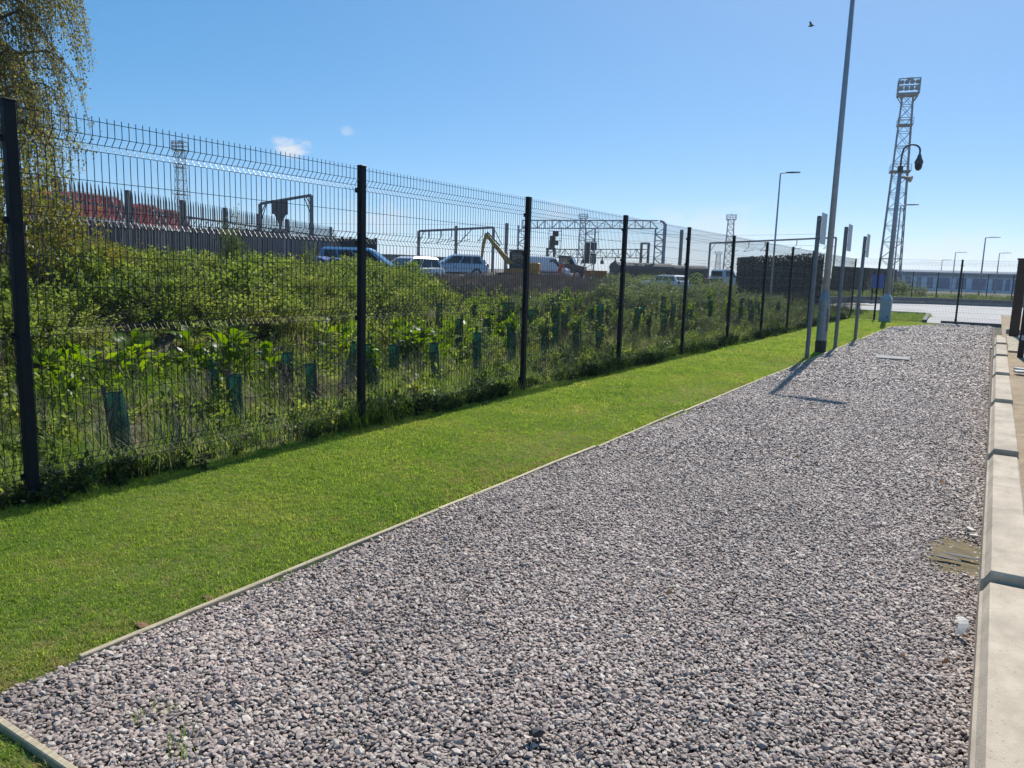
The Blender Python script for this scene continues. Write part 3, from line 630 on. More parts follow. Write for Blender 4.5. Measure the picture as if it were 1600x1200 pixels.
e = empty('camera_pole', (-3.5, 33.25, 0), 0, 'grey camera pole with swan neck dome camera rising from a cabinet', 'camera pole')
c = MB(); c.box((0, 0, .43), (.40, .34, .88), 0, .012); c.build('cabinet', M['cabinet'], e)
c = MB(); c.loft([[(-.21, -.18, .87), (.21, -.18, .87), (.21, .18, .87), (-.21, .18, .87)], [(-.10, -.09, 1.08), (.10, -.09, 1.08), (.10, .09, 1.08), (-.10, .09, 1.08)]]).build('cabinet_roof', M['white_plate'], e)
c = MB(); c.box((.10, -.182, .20), (.05, .012, .05)); c.build('lock', M['black_paint'], e)
c = MB(); c.box((.0, -.172, .45), (.34, .010, .72), 0, .004); c.build('door', M['cabinet'], e)
c = MB(); c.lathe((0, 0, 0), [(.095, 1.0), (.085, 4.2), (.075, 5.75)], 10); c.build('pole', M['pole_grey'], e, smooth=True)
c = MB(); pts = [(0, 0, 5.7), (0, 0, 6.25), (.03, 0, 6.5)]+[(.32-.29*math.cos(t), 0, 6.5+.23*math.sin(t)) for t in np.linspace(.35, math.pi, 9)]+[(.61, 0, 6.36)]
c.tube(pts, .035, 7); c.build('swan_neck', M['galv_dark'], e, smooth=True)
c = MB(); c.lathe((.61, 0, 6.0), [(.02, .38), (.06, .34), (.09, .22), (.15, .10), (.15, .02), (.13, -.01)], 14); c.build('camera_housing', M['galv_dark'], e, smooth=True)
M['dome'] = mat('smoked_dome', (.01, .012, .016), (.015, .017, .02), 5, .12)
c = MB(); c.lathe((.61, 0, 6.0), [(.13, -.012), (.135, -.09), (.10, -.19), (.04, -.24), (.0, -.245)], 14); c.build('dome', M['dome'], e, smooth=True)
M['horn'] = mat('beige_plastic', (.42, .36, .28), (.33, .28, .22), 6, .6)
c = MB(); c.tube([(.05, 0, 5.55), (.16, -.02, 5.53), (.28, -.05, 5.49), (.42, -.09, 5.44)], [.03, .05, .075, .13], 10); c.build('horn_speaker', M['horn'], e)
c = MB(); c.lathe((0, 0, 0), [(.075, 5.72), (.10, 5.73), (.10, 5.95), (.06, 5.97)], 10); c.build('collar', M['galv_dark'], e)
c = MB(); c.tube([(.09, 0, 2.05), (.16, -.05, 2.1), (.17, -.05, 2.18)], .012, 5); c.build('bracket', M['white_plate'], e)

# ------------------------------------------------------------------ lattice floodlight masts
def mast(loc, h, w0, w1, label, rz=0.0, detail=True, hw=3.4):
    e = empty('lattice_mast', loc, rz, label, 'floodlight mast', 'lattice floodlight masts')
    leg = MB(); br_ = MB(); n = 13 if detail else 9; zs = [h*(1-(1-i/n)**1.15)*.93 for i in range(n+1)]
    wz = lambda z: w0+(w1-w0)*z/h
    cs = ((-1, -1), (1, -1), (1, 1), (-1, 1)); t = .115 if detail else .3
    for a, b in cs:
        leg.beam((a*w0/2, b*w0/2, 0), (a*wz(h*.93)/2, b*wz(h*.93)/2, h*.93), t)
    for i in range(n):
        z0, z1 = zs[i], zs[i+1]; u, v = wz(z0)/2, wz(z1)/2
        for k_ in range(4):
            a, b = cs[k_], cs[(k_+1) % 4]
            br_.beam((a[0]*u, a[1]*u, z0), (b[0]*v, b[1]*v, z1), t*.5); br_.beam((b[0]*u, b[1]*u, z0), (a[0]*v, a[1]*v, z1), t*.5)
            br_.beam((a[0]*v, a[1]*v, z1), (b[0]*v, b[1]*v, z1), t*(.55 if i % 4 else .9))
    leg.build('leg', M['mast'], e); br_.build('bracing', M['mast'], e)
    if detail:
        for zf, s_ in ((.575, 1.35), (.79, 1.25)):
            p = MB(); w = wz(h*zf)*s_; p.box((0, 0, h*zf), (w, w, .14))
            for a, b in cs: p.beam((a*w/2, b*w/2, h*zf), (a*w/2, b*w/2, h*zf+.9), .06)
            p.beam((-w/2, -w/2, h*zf+.9), (w/2, -w/2, h*zf+.9), .06); p.beam((-w/2, w/2, h*zf+.9), (w/2, w/2, h*zf+.9), .06)
            p.build('platform', M['mast'], e)
    hd = MB(); z = h*.93; hd.box((0, 0, z), (hw, hw*.8, .25))
    for a, b in cs:
        hd.beam((a*w1/2, b*w1/2, z-1.2), (a*hw/2, b*hw*.4, z), .12); hd.beam((a*hw/2, b*hw*.4, z), (a*hw/2, b*hw*.4, z+2.0), .14)
    for zz in (1.0, 2.0):
        for sy in (-1, 1): hd.beam((-hw/2, sy*hw*.4, z+zz), (hw/2, sy*hw*.4, z+zz), .13)
        for sx in (-1, 1): hd.beam((sx*hw/2, -hw*.4, z+zz), (sx*hw/2, hw*.4, z+zz), .13)
    hd.build('head_frame', M['mast'], e)
    for r_, zz in enumerate((.62, 1.5)):
        for k_ in range(4):
            f = MB(); f.box((-hw/2+hw*(k_+.5)/4, -hw*.42, z+zz), (.55, .35, .5), 0, .05); f.build('floodlight', M['mast'], e)
    f = MB(); f.box((.1, 0, z+2.15), (.8, .5, .3)); f.build('junction_box', M['mast'], e)
mast(at(-6.02, 126), 30, 3.0, 1.25, 'tall lattice floodlight mast at the right behind the camera pole', R(10), True, 2.7)
mast((-172.7, 119.5, 0), 30, 3.2, 1.5, 'lattice floodlight mast far behind the palisade fence at the left', R(30), True, 3.0)
mast((-105.2, 354.7, 0), 29.5, 4.2, 2.4, 'distant lattice floodlight mast above the chevron truck', R(20), False, 4.4)
mast((-177.4, 347.3, 0), 30, 4.2, 2.4, 'distant lattice floodlight mast behind the signal gantry', R(30), False, 4.4)
mast((-207, 668, 0), 22, 5, 3, 'smallest farthest lattice mast left of the mesh fence post', R(10), False, 6)

# ------------------------------------------------------------------ railway steelwork
M['rail_steel'] = mat('dull_steel', (.15, .155, .17), (.10, .105, .115), 6, .6, .2)
M['signal'] = mat('signal_black', (.012, .013, .016), (.02, .02, .024), 6, .6)
def lattice(b, p, q, w, h, n, t=.07, upv=(0, 0, 1)):
    p, q = Vector(p), Vector(q); d = (q-p).normalized(); upv = Vector(upv); s = d.cross(upv).normalized()*w/2; u = upv*h/2
    for a in (-1, 1):
        for c in (-1, 1): b.beam(p+s*a+u*c, q+s*a+u*c, t*1.3)
    for i in range(n):
        A, B = p.lerp(q, i/n), p.lerp(q, (i+1)/n); f = 1 if i % 2 else -1
        for a in (-1, 1): b.beam(A+s*a+u*f, B+s*a-u*f, t*.8); b.beam(A+s*a-u, A+s*a+u, t*.7)
        for c in (-1, 1): b.beam(A-s*f+u*c, B+s*f+u*c, t*.6)
ga, gb = Vector((-52.3, 85.3, 0)), Vector((-36.6, 93.1, 0))
e = empty('signal_gantry', ga, 0, 'large grey lattice signal gantry spanning the tracks', 'signal gantry')
gd = gb-ga; gn = gd.normalized()
b = MB(); lattice(b, (0, 0, 7.35), gd*.985+Vector((0, 0, 7.75)), .9, 1.0, 18); b.build('beam', M['gantry'], e)
b = MB(); lattice(b, gd+Vector((0, 0, .4)), gd+Vector((0, 0, 7.3)), .8, 1.1, 9, .09, gn); b.beam(gd+gn*.62+Vector((0, 0, .4)), gd+gn*.62+Vector((0, 0, 7.9)), .35); b.build('leg', M['gantry'], e)
b = MB(); lattice(b, (0, 0, .4), (0, 0, 7.2), .8, 1.0, 9, .09, gn); b.build('leg', M['gantry'], e)
b = MB(); b.tube([gd+gn*(.05+.62*math.sin(t))+Vector((0, 0, 7.35+.85*math.cos(t))) for t in np.linspace(-.2, math.pi/2, 7)]+[gd+gn*.67+Vector((0, 0, 4.5))], .16, 6); b.build('cable_duct', M['rail_steel'], e)
mid = gd*.50; b = MB(); lattice(b, mid+Vector((0, 0, .4)), mid+Vector((0, 0, 7.1)), .8, 1.2, 9, .09, gn); b.build('leg', M['gantry'], e)
def signal_head(parent, base, rows, cage):
    b = MB()
    for dx, z0, z1 in rows: b.box((base.x+gn.x*dx, base.y+gn.y*dx-.3, (z0+z1)/2), (.75, .35, z1-z0), math.atan2(gn.y, gn.x), .05)
    h = b.build('signal_head', M['signal'], parent)
    c = MB()
    for dx in cage: c.beam((base.x+gn.x*dx, base.y+gn.y*dx, 7.2), (base.x+gn.x*dx, base.y+gn.y*dx, 4.0), .07)
    for z in (4.0, 5.4, 6.6): c.beam((base.x+gn.x*cage[0], base.y+gn.y*cage[0], z), (base.x+gn.x*cage[1], base.y+gn.y*cage[1], z), .07)
    c.build('ladder_cage', M['rail_steel'], h)
signal_head(e, gd*.24, [(-.1, 5.4, 6.0), (.28, 5.9, 6.6), (-.15, 4.2, 5.35), (.30, 4.8, 5.4)], (-.75, .85))
signal_head(e, gd*.51, [(-.35, 2.6, 5.3), (.45, 4.3, 5.3), (.45, 2.6, 3.9)], (-.8, .9))

ta, tb = at(-29.6, 140), at(-22.2, 140)
e = empty('truss_gantry', ta, 0, 'thin brown truss gantry behind the big signal gantry', 'gantry'); td = tb-ta
b = MB(); lattice(b, (0, 0, 4.6), td+Vector((0, 0, 5.1)), .8, 1.5, 17, .10); b.build('beam', M['rail_steel'], e)
for t_ in (0.0, .07, .93, 1.0):
    b = MB(); b.beam(td*t_+Vector((0, 0, 0)), td*t_+Vector((0, 0, 5.6 if t_ < .5 else 7.0)), .38); b.build('leg', M['rail_steel'], e)
b = MB(); b.beam(td*.93+Vector((0, 0, 6.9)), td+Vector((0, 0, 6.9)), .3); b.beam(td*.93+Vector((0, 0, 3.2)), td+Vector((0, 0, 3.2)), .3); b.build('cap_beam', M['rail_steel'], e)
b = MB()
for t_ in (.36, .55, .68): b.lathe(tuple(td*t_+Vector((0, 0, 3.0))), [(.35, 0), (.35, .5), (.1, .8), (.08, 1.3)], 8)
b.build('insulator', M['signal'], e)

def portal(pts, label, posts, braces, w=.30, ins=()):
    o = Vector((pts[0][0], pts[0][1], 0)); e = empty('catenary_portal', o, 0, label, 'overhead line portal', 'overhead line portals')
    A, B = Vector(pts[0])-o, Vector(pts[1])-o; b = MB(); b.beam(A, B, w); b.build('beam', M['rail_steel'], e)
    for t, dz in posts:
        p = A.lerp(B, t); q = MB(); q.beam((p.x, p.y, 0), (p.x, p.y, p.z+dz), w); q.build('post', M['rail_steel'], e)
    b = MB()
    for t0, z0, t1, z1 in braces: p, q = A.lerp(B, t0), A.lerp(B, t1); b.beam((p.x, p.y, p.z+z0), (q.x, q.y, q.z+z1), w*.35)
    if braces: b.build('bracing', M['rail_steel'], e)
    if ins:
        b = MB()
        for t in ins:
            p = A.lerp(B, t); b.beam((p.x, p.y, p.z), (p.x, p.y, p.z-1.0), .12); b.beam((p.x-.9, p.y, p.z-1.9), (p.x+.9, p.y, p.z-1.5), .07); b.beam((p.x, p.y, p.z-1.0), (p.x-.9, p.y, p.z-1.9), .07)
        b.build('dropper', M['rail_steel'], e)
    return e
portal([(-72.6, 89.2, 6.7), (-63.7, 95.7, 7.6)], 'thin overhead line portal above the silver hatchback', [(0, 0), (.5, .5), (1, 0)], [(.0, -1.6, .08, 0), (.50, -2.5, .72, 0), (1, 0, 1.12, -2.6)], .32, (.14, .30, .44, .62, .86))
portal([(-62.1, 96.8, 7.4), (-62.0, 97.0, 7.5)], 'lone overhead line mast right of the excavator arm', [(0, .9)], [], .36)
portal([at(-17.85, 150, 7.6), at(-9.5, 150, 9.0)], 'long thin overhead line portal above the dark screened enclosure', [(0, 0), (1, 0)], [(0, -1.6, .05, 0)], .30, (.2, .32, .45, .7, .95))
portal([at(-19.9, 120, 8.0), at(-19.85, 120, 8.0)], 'lone overhead line mast beside the second small post of the mesh fence', [(0, .3)], [(0, -.8, .99, -.7)], .42)
pb = [(-50.75, 42.2, 6.15), (-48.1, 45.2, 7.05)]
e = portal(pb, 'dark steel portal carrying a hanging sign box behind the palisade fence', [(0, 0), (1, 0)], [(0, -1.6, .12, -.1), (0, -.9, .1, -.1), (1, -1.7, .86, -.1), (1, -.9, .9, -.1)], .22)
o_ = Vector((pb[0][0], pb[0][1], 0)); c1 = Vector((-49.75, 43.35, 5.95))-o_; a_ = math.atan2(3, 2.65)
b = MB(); b.box(c1, (1.25, .5, 1.1), a_, .04); b.loft([[c1+Vector((x*.45*math.cos(a_)-y*.2*math.sin(a_), x*.45*math.sin(a_)+y*.2*math.cos(a_), -.56)) for x, y in ((-1, -1), (1, -1), (1, 1), (-1, 1))], [c1+Vector((x*.1*math.cos(a_)-y*.1*math.sin(a_), x*.1*math.sin(a_)+y*.1*math.cos(a_), -1.35)) for x, y in ((-1, -1), (1, -1), (1, 1), (-1, 1))]])
b.beam(c1+Vector((0, 0, -1.3)), c1+Vector((0, 0, -1.9)), .16); b.build('hanging_box', M['galv_dark'], e)
b = MB(); b.box((-49.75, 43.35, 2.6), (1.0, .9, 3.3), a_, .04); tag(b.build('equipment_cabinet', M['pole_grey']), 'grey equipment cabinet below the hanging sign box behind the palisade', 'cabinet')

# overhead wires
b = MB()
for dz, off in ((5.3, 0), (6.4, .2)):
    for k_, (p, q) in enumerate((((-120, 60), (-63, 95)), ((-63, 95), (-20, 118)))):
        pts = [(p[0]+(q[0]-p[0])*t, p[1]+(q[1]-p[1])*t+off, dz+.9+(.8 if dz > 6 else .1)*(2*t-1)**2) for t in np.linspace(0, 1, 9)]; b.tube(pts, .018, 4, False)
tag(b.build('overhead_wires', M['rail_steel']), 'thin overhead wires strung between the railway portals', 'overhead wire')

# ------------------------------------------------------------------ palisade fence
M['palisade'] = mat('weathered_palisade_steel', (.155, .155, .17), (.10, .10, .115), 5, .6, .3, .1, rand=.12)
pal = MB(); pal.loft([[(-.042, -.008, 0), (0, .012, 0), (.042, -.008, 0), (0, .006, 0)], [(-.042, -.008, 2.25), (0, .012, 2.25), (.042, -.008, 2.25), (0, .006, 2.25)], [(-.006, -.002, 2.42), (0, .008, 2.42), (.006, -.002, 2.42), (0, .004, 2.42)]]); palm = pal.mesh('pale', M['palisade'])
pp = MB(); pp.box((0, 0, 1.22), (.13, .11, 2.62)); ppm = pp.mesh('post', M['palisade'])
p0, p1 = Vector((-17.05, 7.05, .9)), Vector((-27.55, 27.2, .9)); dv = p1-p0; npan = 8; ang = math.atan2(dv.y, dv.x)
pf = empty('palisade_fence', p0, ang, 'grey steel palisade fence with pointed pales in front of the red wagons', 'fence'); L_ = dv.length
for i in range(npan+1): link('post', ppm, pf, (L_*i/npan, .06, -.1))
for i in range(npan):
    r_ = MB()
    for z in (.42, 1.95): r_.box((L_*(i+.5)/npan, .045, z), (L_/npan-.14, .05, .05))
    r_.build('rail', M['palisade'], pf)
    for k_ in range(18): link('pale', palm, pf, (L_*(i+(k_+.5)/18)/npan, 0, .02))
for k_ in range(13):                                   # raked end panel that steps down
    z = -.12*k_; o = link('pale', palm, pf, (L_+.18+k_*.19, 0, .02+z)); 
r_ = MB(); r_.beam((L_+.08, .045, 1.95), (L_+2.5, .045, .45), .05); r_.beam((L_+.08, .045, .42), (L_+2.5, .045, -.6), .05); r_.build('rail', M['palisade'], pf)

# ------------------------------------------------------------------ wagons behind the palisade
M['red'] = mat('faded_red_paint', (.56, .058, .040), (.44, .044, .034), 2.5, .55, 0, .1)
M['red_pale'] = mat('sun_bleached_red_paint', (.52, .11, .09), (.40, .07, .06), 2.5, .55)
M['chassis'] = mat('dirty_chassis', (.025, .020, .020), (.045, .032, .028), 4, .8)
M['navy'] = mat('dark_navy_paint', (.016, .021, .036), (.028, .033, .050), 3, .6, 0, .1)
M['edge'] = mat('pale_sheet_edge', (.55, .53, .50), (.42, .40, .38), 4, .6)
def hopper(c, rz, L_, mm, label, z=.95):
    e = empty('hopper_wagon', (c[0], c[1], z), rz, label, 'railway wagon', 'red hopper wagons'); h0, h1, W_ = 1.55, 3.45, 1.35
    h0 = 2.3; sl = .95
    b = MB(); b.prism([(-L_/2, h0), (L_/2, h0), (L_/2-sl, h1-.12), (L_/2-sl-.25, h1), (-L_/2+.3, h1), (-L_/2, h1-.2)], -W_, W_); b.build('hopper_body', mm, e)
    b = MB()
    for sy in (-1, 1):
        b.beam((L_/2, sy*(W_+.03), h0), (L_/2-sl, sy*(W_+.03), h1-.1), .09); b.beam((L_/2-.7, sy*(W_+.03), h0), (L_/2-.7-sl, sy*(W_+.03), h1-.05), .08)
        b.beam((-L_/2, sy*(W_+.03), h0), (L_/2, sy*(W_+.03), h0), .12); b.beam((-L_/2+.3, sy*(W_+.02), h1), (L_/2-sl-.2, sy*(W_+.02), h1), .08)
    b.build('body_edge', M['edge'], e)
    for k_ in range(4):
        x = -L_/2+.3+(L_-2.2)*k_/3
        for sy in (-1, 1): MB().beam((x, sy*(W_+.02), h0), (x, sy*(W_+.02), h1-.1), .08).build('rib', mm, e)
    b = MB(); b.box((0, 0, 1.15), (L_-.3, 2.2, .35)); b.box((0, 0, .8), (L_*.45, 1.8, .6)); b.box((0, 0, 1.75), (L_-.3, 2.3, 1.1)); b.box((L_/2-.45, 0, 1.9), (.12, 2.0, 1.3)); b.box((-L_/2+.45, 0, 1.9), (.12, 2.0, 1.3));
    for sx in (-1, 1): b.beam((sx*(L_/2-.5), -1.0, 1.2), (sx*(L_/2-.5), -1.0, 2.6), .08); b.beam((sx*(L_/2-.5), 1.0, 1.2), (sx*(L_/2-.5), 1.0, 2.6), .08)
    b.build('underframe', M['chassis'], e)
    for sx in (-1, 1):
        for dx in (-.9, .9):
            b = MB(); b.tube([(sx*(L_/2-1.7)+dx, -.85, .45), (sx*(L_/2-1.7)+dx, .85, .45)], .45, 12); b.build('wheelset', M['chassis'], e)
tdir = math.atan2(.53*.8+.85*.6, -.85*.8+.53*.6)
for az_, D_, L_, mm, lb in ((-61.4, 43, 4.2, M['red'], 'nearest bright red hopper wagon with sloped end behind the hawthorn'), (-58.4, 48.5, 2.8, M['red'], 'middle dark red hopper wagon behind the palisade fence'), (-56.8, 52.5, 2.9, M['red_pale'], 'farthest paler red hopper wagon beside the navy wagons')):
    hopper(at(az_, D_), tdir, L_, mm, lb, 1.0)
def box_wagon(c, rz, L_, label, h=2.2, z=.95):
    e = empty('box_wagon', (c[0], c[1], z), rz, label, 'railway wagon', 'dark open box wagons')
    b = MB()
    for sy in (-1, 1): b.box((0, sy*1.3, .95+(h-.95)/2), (L_, .08, h-.95))
    for sx in (-1, 1): b.box((sx*(L_/2-.05), 0, .95+(h-.95)/2), (.08, 2.52, h-.95))
    b.box((0, 0, 1.0), (L_-.12, 2.5, .1)); b.build('body', M['navy'], e)
    for k_ in range(11):
        x = -L_/2+.1+(L_-.2)*k_/10
        for sy in (-1, 1): MB().box((x, sy*1.39, .95+(h-.95)/2+.04), (.12, .1, h-.95+.1)).build('rib', M['navy'], e)
    b = MB(); b.box((0, 0, .75), (L_-.4, 1.8, .35)); b.build('underframe', M['chassis'], e)
    for sx in (-1, 1):
        for dx in (-.8, .8): b = MB(); b.tube([(sx*(L_/2-1.5)+dx, -.85, .42), (sx*(L_/2-1.5)+dx, .85, .42)], .42, 10); b.build('wheelset', M['chassis'], e)
nv = Vector((-29.87+34.46, 29.53-24.0)); nv.normalize(); na_ = math.atan2(nv.y, nv.x)
for k_, lb in enumerate(('left dark navy box wagon behind the palisade beside the red wagons', 'right dark navy box wagon behind the palisade below the sign box')):
    c = Vector((-35.6, 26.0))+nv*(1.6+4.9*k_); box_wagon(c, na_, 4.7, lb, 2.1-.2*k_, 1.05)

# ------------------------------------------------------------------ vehicles
M['glass'] = mat('car_glass', (.012, .016, .020), (.02, .024, .03), 3, .06, 0, spec=.8)
M['tyre'] = mat('tyre_rubber', (.014, .014, .015), (.02, .02, .02), 10, .85)
M['alloy'] = mat('alloy_wheel', (.42, .43, .45), (.30, .31, .33), 10, .35, .7)
M['tail'] = mat('red_lens', (.35, .012, .010), (.25, .01, .01), 8, .2)
M['head'] = mat('clear_lens', (.60, .62, .64), (.5, .52, .55), 8, .1)
M['trim'] = mat('black_plastic_trim', (.014, .014, .016), (.02, .02, .022), 8, .6)
M['numplate'] = mat('number_plate', (.7, .66, .2), (.66, .62, .18), 8, .5)
def paint(name, c, metal=0.0): return mat(name, c, tuple(v*.93 for v in c), 1.5, .28, metal, coat=.6)
M['silver'] = paint('silver_car_paint', (.44, .48, .57), .2); M['white'] = paint('white_car_paint', (.72, .74, .77)); M['blue'] = paint('mid_blue_car_paint', (.15, .34, .56), .1)
M['van_white'] = paint('white_van_paint', (.66, .69, .74))
def wheel(parent, x, y, r, w):
    s = 1 if y > 0 else -1; b = MB(); b.tube([(x, y-w/2*s, r), (x, y+w*.42*s, r), (x, y+w*.5*s, r)], [r, r, r*.93], 18); wo_ = b.build('wheel', M['tyre'], parent)
    b = MB(); b.tube([(x, y+w*.5*s, r), (x, y+w*.53*s, r)], [r*.64, r*.60], 14)
    for k_ in range(5):
        a = k_*2*math.pi/5; b.beam((x, y+w*.55*s, r), (x+math.cos(a)*r*.6, y+w*.55*s, r+math.sin(a)*r*.6), .05, .02)
    b.build('rim', M['alloy'], wo_)
def car(loc, rz, label, pm, L_=4.2, W_=1.76, H_=1.5, kind='hatch', cat='car'):
    """x forward; lofted body sections, greenhouse with separate panes, lamps, wheels"""
    e = empty('parked_car', loc, rz, label, cat, 'cars parked on the yard'); hw = W_/2; sl_ = .92 if kind == 'hatch' else .90
    # stations along x: (x, half width, sill z, bonnet/belt z)
    st = [(-L_/2, .80, .45, .80), (-L_/2+.06, .90, .33, .90), (-L_/2+.35, .97, .25, .95), (-L_*.22, 1.0, .22, sl_), (0, 1.0, .22, sl_-.02), (L_*.20, 1.0, .22, sl_-.03), (L_*.36, .97, .24, .84), (L_/2-.15, .90, .28, .73), (L_/2-.02, .80, .34, .62), (L_/2, .72, .40, .55)]
    rings = []
    for x, k_, z0, z1 in st:
        w = hw*k_; rings.append([(x, -w*.88, z0), (x, -w, z0+.12), (x, -w, z0+(z1-z0)*.6), (x, -w*.95, z1-.05), (x, -w*.86, z1), (x, w*.86, z1), (x, w*.95, z1-.05), (x, w, z0+(z1-z0)*.6), (x, w, z0+.12), (x, w*.88, z0)])
    b = MB().loft(rings).build('body', pm, e, smooth=False)
    me = b.data; me.polygons.foreach_set('use_smooth', [True]*len(me.polygons)); me.set_sharp_from_angle(angle=R(35))
    xr0, xf0, xr1, xf1 = -L_/2+.18, L_*.24, -L_/2+.55, L_*.03
    if kind == 'estate': xr1 = -L_/2+.35; xf0, xf1 = L_*.28, L_*.07
    wb, wr = hw*.90, hw*.74; zb, zr = sl_-.03, H_
    cab = [[(xr0, -wb, zb), (xf0, -wb, zb), (xf0, wb, zb), (xr0, wb, zb)], [(xr1-.05, -wr-.04, zr-.10), (xf1+.10, -wr-.04, zr-.10), (xf1+.10, wr+.04, zr-.10), (xr1-.05, wr+.04, zr-.10)], [(xr1+.12, -wr+.08, zr), (xf1-.12, -wr+.08, zr), (xf1-.12, wr-.08, zr), (xr1+.12, wr-.08, zr)]]
    MB().loft(cab).build('roof', pm, e)
    lo, hi = cab[0], cab[1]
    def pane(name, a0, a1, b1, b0, out):
        n_ = (Vector(a1)-Vector(a0)).cross(Vector(b0)-Vector(a0)).normalized()
        if n_.dot(Vector(out)) < 0: n_ = -n_
        q = [Vector(p)+n_*.012 for p in (a0, a1, b1, b0)]; q2 = [Vector(p)-n_*.004 for p in (a0, a1, b1, b0)]
        MB().hexa(q2+q).build(name, M['glass'], e)
    def lerp(a, b_, t): return tuple(a[i]+(b_[i]-a[i])*t for i in range(3))
    def quad(A, B, C, D_, u0, u1, v0, v1):             # A-B bottom, D-C top
        f = lambda u, v: lerp(lerp(A, B, u), lerp(D_, C, u), v); return f(u0, v0), f(u1, v0), f(u1, v1), f(u0, v1)
    for s in (0, 1):
        A, B, C, D_ = (lo[0], lo[1], hi[1], hi[0]) if s == 0 else (lo[3], lo[2], hi[2], hi[3]); o_ = (0, -1 if s == 0 else 1, .2)
        for u0, u1 in ((.08, .30), (.33, .58), (.61, .93)): pane('side_window', *quad(A, B, C, D_, u0, u1, .08, .93), o_)
    pane('windscreen', *quad(lo[1], lo[2], hi[2], hi[1], .07, .93, .06, .96), (1, 0, .4)); pane('rear_window', *quad(lo[3], lo[0], hi[0], hi[3], .10, .90, .25, .92), (-1, 0, .4))
    for sy in (-1, 1):
        wheel(e, L_*.31, sy*(hw-.10), .32, .21); wheel(e, -L_*.31, sy*(hw-.10), .32, .21)
        MB().box((L_/2-.11, sy*hw*.66, .64), (.22, .34, .13), 0, .03).build('headlight', M['head'], e)
        MB().box((-L_/2+.06, sy*hw*.76, .80), (.14, .20, .26), 0, .03).build('tail_light', M['tail'], e)
        MB().box((L_*.20, sy*(hw+.06), .98), (.10, .20, .13), 0, .03).build('wing_mirror', pm, e)
        MB().box((-.02, sy*(hw*1.0), .30), (L_*.42, .05, .12), 0, .01).build('sill', M['trim'], e)
        MB().box((.1, sy*(hw*1.0+.004), .70), (.18, .03, .03), 0, .005).build('door_handle', M['trim'], e)
    MB().box((L_/2-.02, 0, .42), (.06, W_*.55, .14), 0, .02).build('grille', M['trim'], e)
    return e
zp = .95
car(at(-43.0, 36.5, .72), R(32), 'mid blue people carrier behind the second fence post', M['blue'], 4.4, 1.8, 1.62, 'estate')
car(at(-39.9, 42.5, .62), R(-98), 'white car with glinting windscreen left of the silver hatchback', M['white'], 4.3, 1.78, 1.48)
car(at(-36.5, 50.0, .93), R(226), 'silver grey hatchback parked side on above the brown bank', M['silver'], 4.25, 1.78, 1.50)
car(at(-20.9, 66, .12), R(160), 'white car partly hidden by shrubs below the gantry leg', M['white'], 4.3, 1.78, 1.40)
# blue sheeted load left of the people carrier
M['tarp'] = mat('blue_sheeting', (.02, .085, .30), (.015, .055, .20), 3, .55, 0, .5, 6)
b = MB(); rings = []; r_ = random.Random(9); c = at(-45.0, 33.0, .75)
for i in range(9):
    x = -1.3+i*.325; w = .75+.1*r_.random(); h = .95+.18*r_.random(); rings.append([(c.x+x, c.y-w, c.z-.05), (c.x+x, c.y-w*.9, c.z+h*.6), (c.x+x+.05, c.y-w*.45, c.z+h), (c.x+x, c.y+w*.4, c.z+h*1.02), (c.x+x, c.y+w*.9, c.z+h*.55), (c.x+x, c.y+w, c.z-.05)])
tag(b.loft(rings).build('sheeted_pile', M['tarp']), 'low pile under bright blue sheeting left of the second fence post', 'covered pile')

# small white panel van, back doors towards the camera
def van(loc, rz, label, L_=4.6, W_=1.85, H_=1.95):
    e = empty('panel_van', loc, rz, label, 'van'); hw = W_/2
    rings = []
    for x, z1, k_ in ((-L_/2, H_-.06, .95), (-L_/2+.08, H_, 1), (L_*.10, H_, 1), (L_*.17, H_-.06, .99), (L_*.30, 1.12, .98), (L_*.44, 1.0, .94), (L_/2-.03, .85, .86), (L_/2, .6, .8)):
        w = hw*k_; rings.append([(x, -w*.9, .3), (x, -w, .42), (x, -w, min(.95, z1*.8)), (x, -w*.92, z1-.10), (x, -w*.82, z1), (x, w*.82, z1), (x, w*.92, z1-.10), (x, w, min(.95, z1*.8)), (x, w, .42), (x, w*.9, .3)])
    b = MB().loft(rings).build('body', M['van_white'], e); me = b.data; me.polygons.foreach_set('use_smooth', [True]*len(me.polygons)); me.set_sharp_from_angle(angle=R(30))
    for sy in (-1, 1):
        MB().box((-L_/2-.03, sy*hw*.44, 1.45), (.05, hw*.66, .5), 0, .01).build('rear_window', M['glass'], e)
        MB().box((-L_/2-.02, sy*hw*.90, 1.05), (.10, .14, .5), 0, .02).build('tail_light', M['tail'], e)
        MB().add([(L_*.17, sy*hw*.965, 1.12), (L_*.285, sy*hw*.955, 1.12), (L_*.17, sy*hw*.945, 1.72), (L_*.04, sy*hw*.945, 1.72), (L_*.02, sy*hw*.97, 1.12)], [(0, 1, 2, 3, 4)]).build('side_window', M['glass'], e)
        wheel(e, L_*.31, sy*(hw-.10), .33, .22); wheel(e, -L_*.30, sy*(hw-.10), .33, .22)
        MB().box((L_/2-.12, sy*hw*.7, .85), (.2, .26, .2), 0, .03).build('headlight', M['head'], e)
        MB().box((-.2, sy*(hw+.005), .62), (L_*.5, .03, .10), 0, .01).build('side_strip', M['trim'], e)
    MB().box((-L_/2-.02, 0, .48), (.10, W_*.9, .2), 0, .02).build('bumper', M['trim'], e)
    MB().box((-L_/2-.045, 0, 1.15), (.03, .03, 1.4)).build('door_seam', M['trim'], e)
van(at(-29.9, 66, .80), R(58), 'white panel van seen from its rear corner near the orange figure')

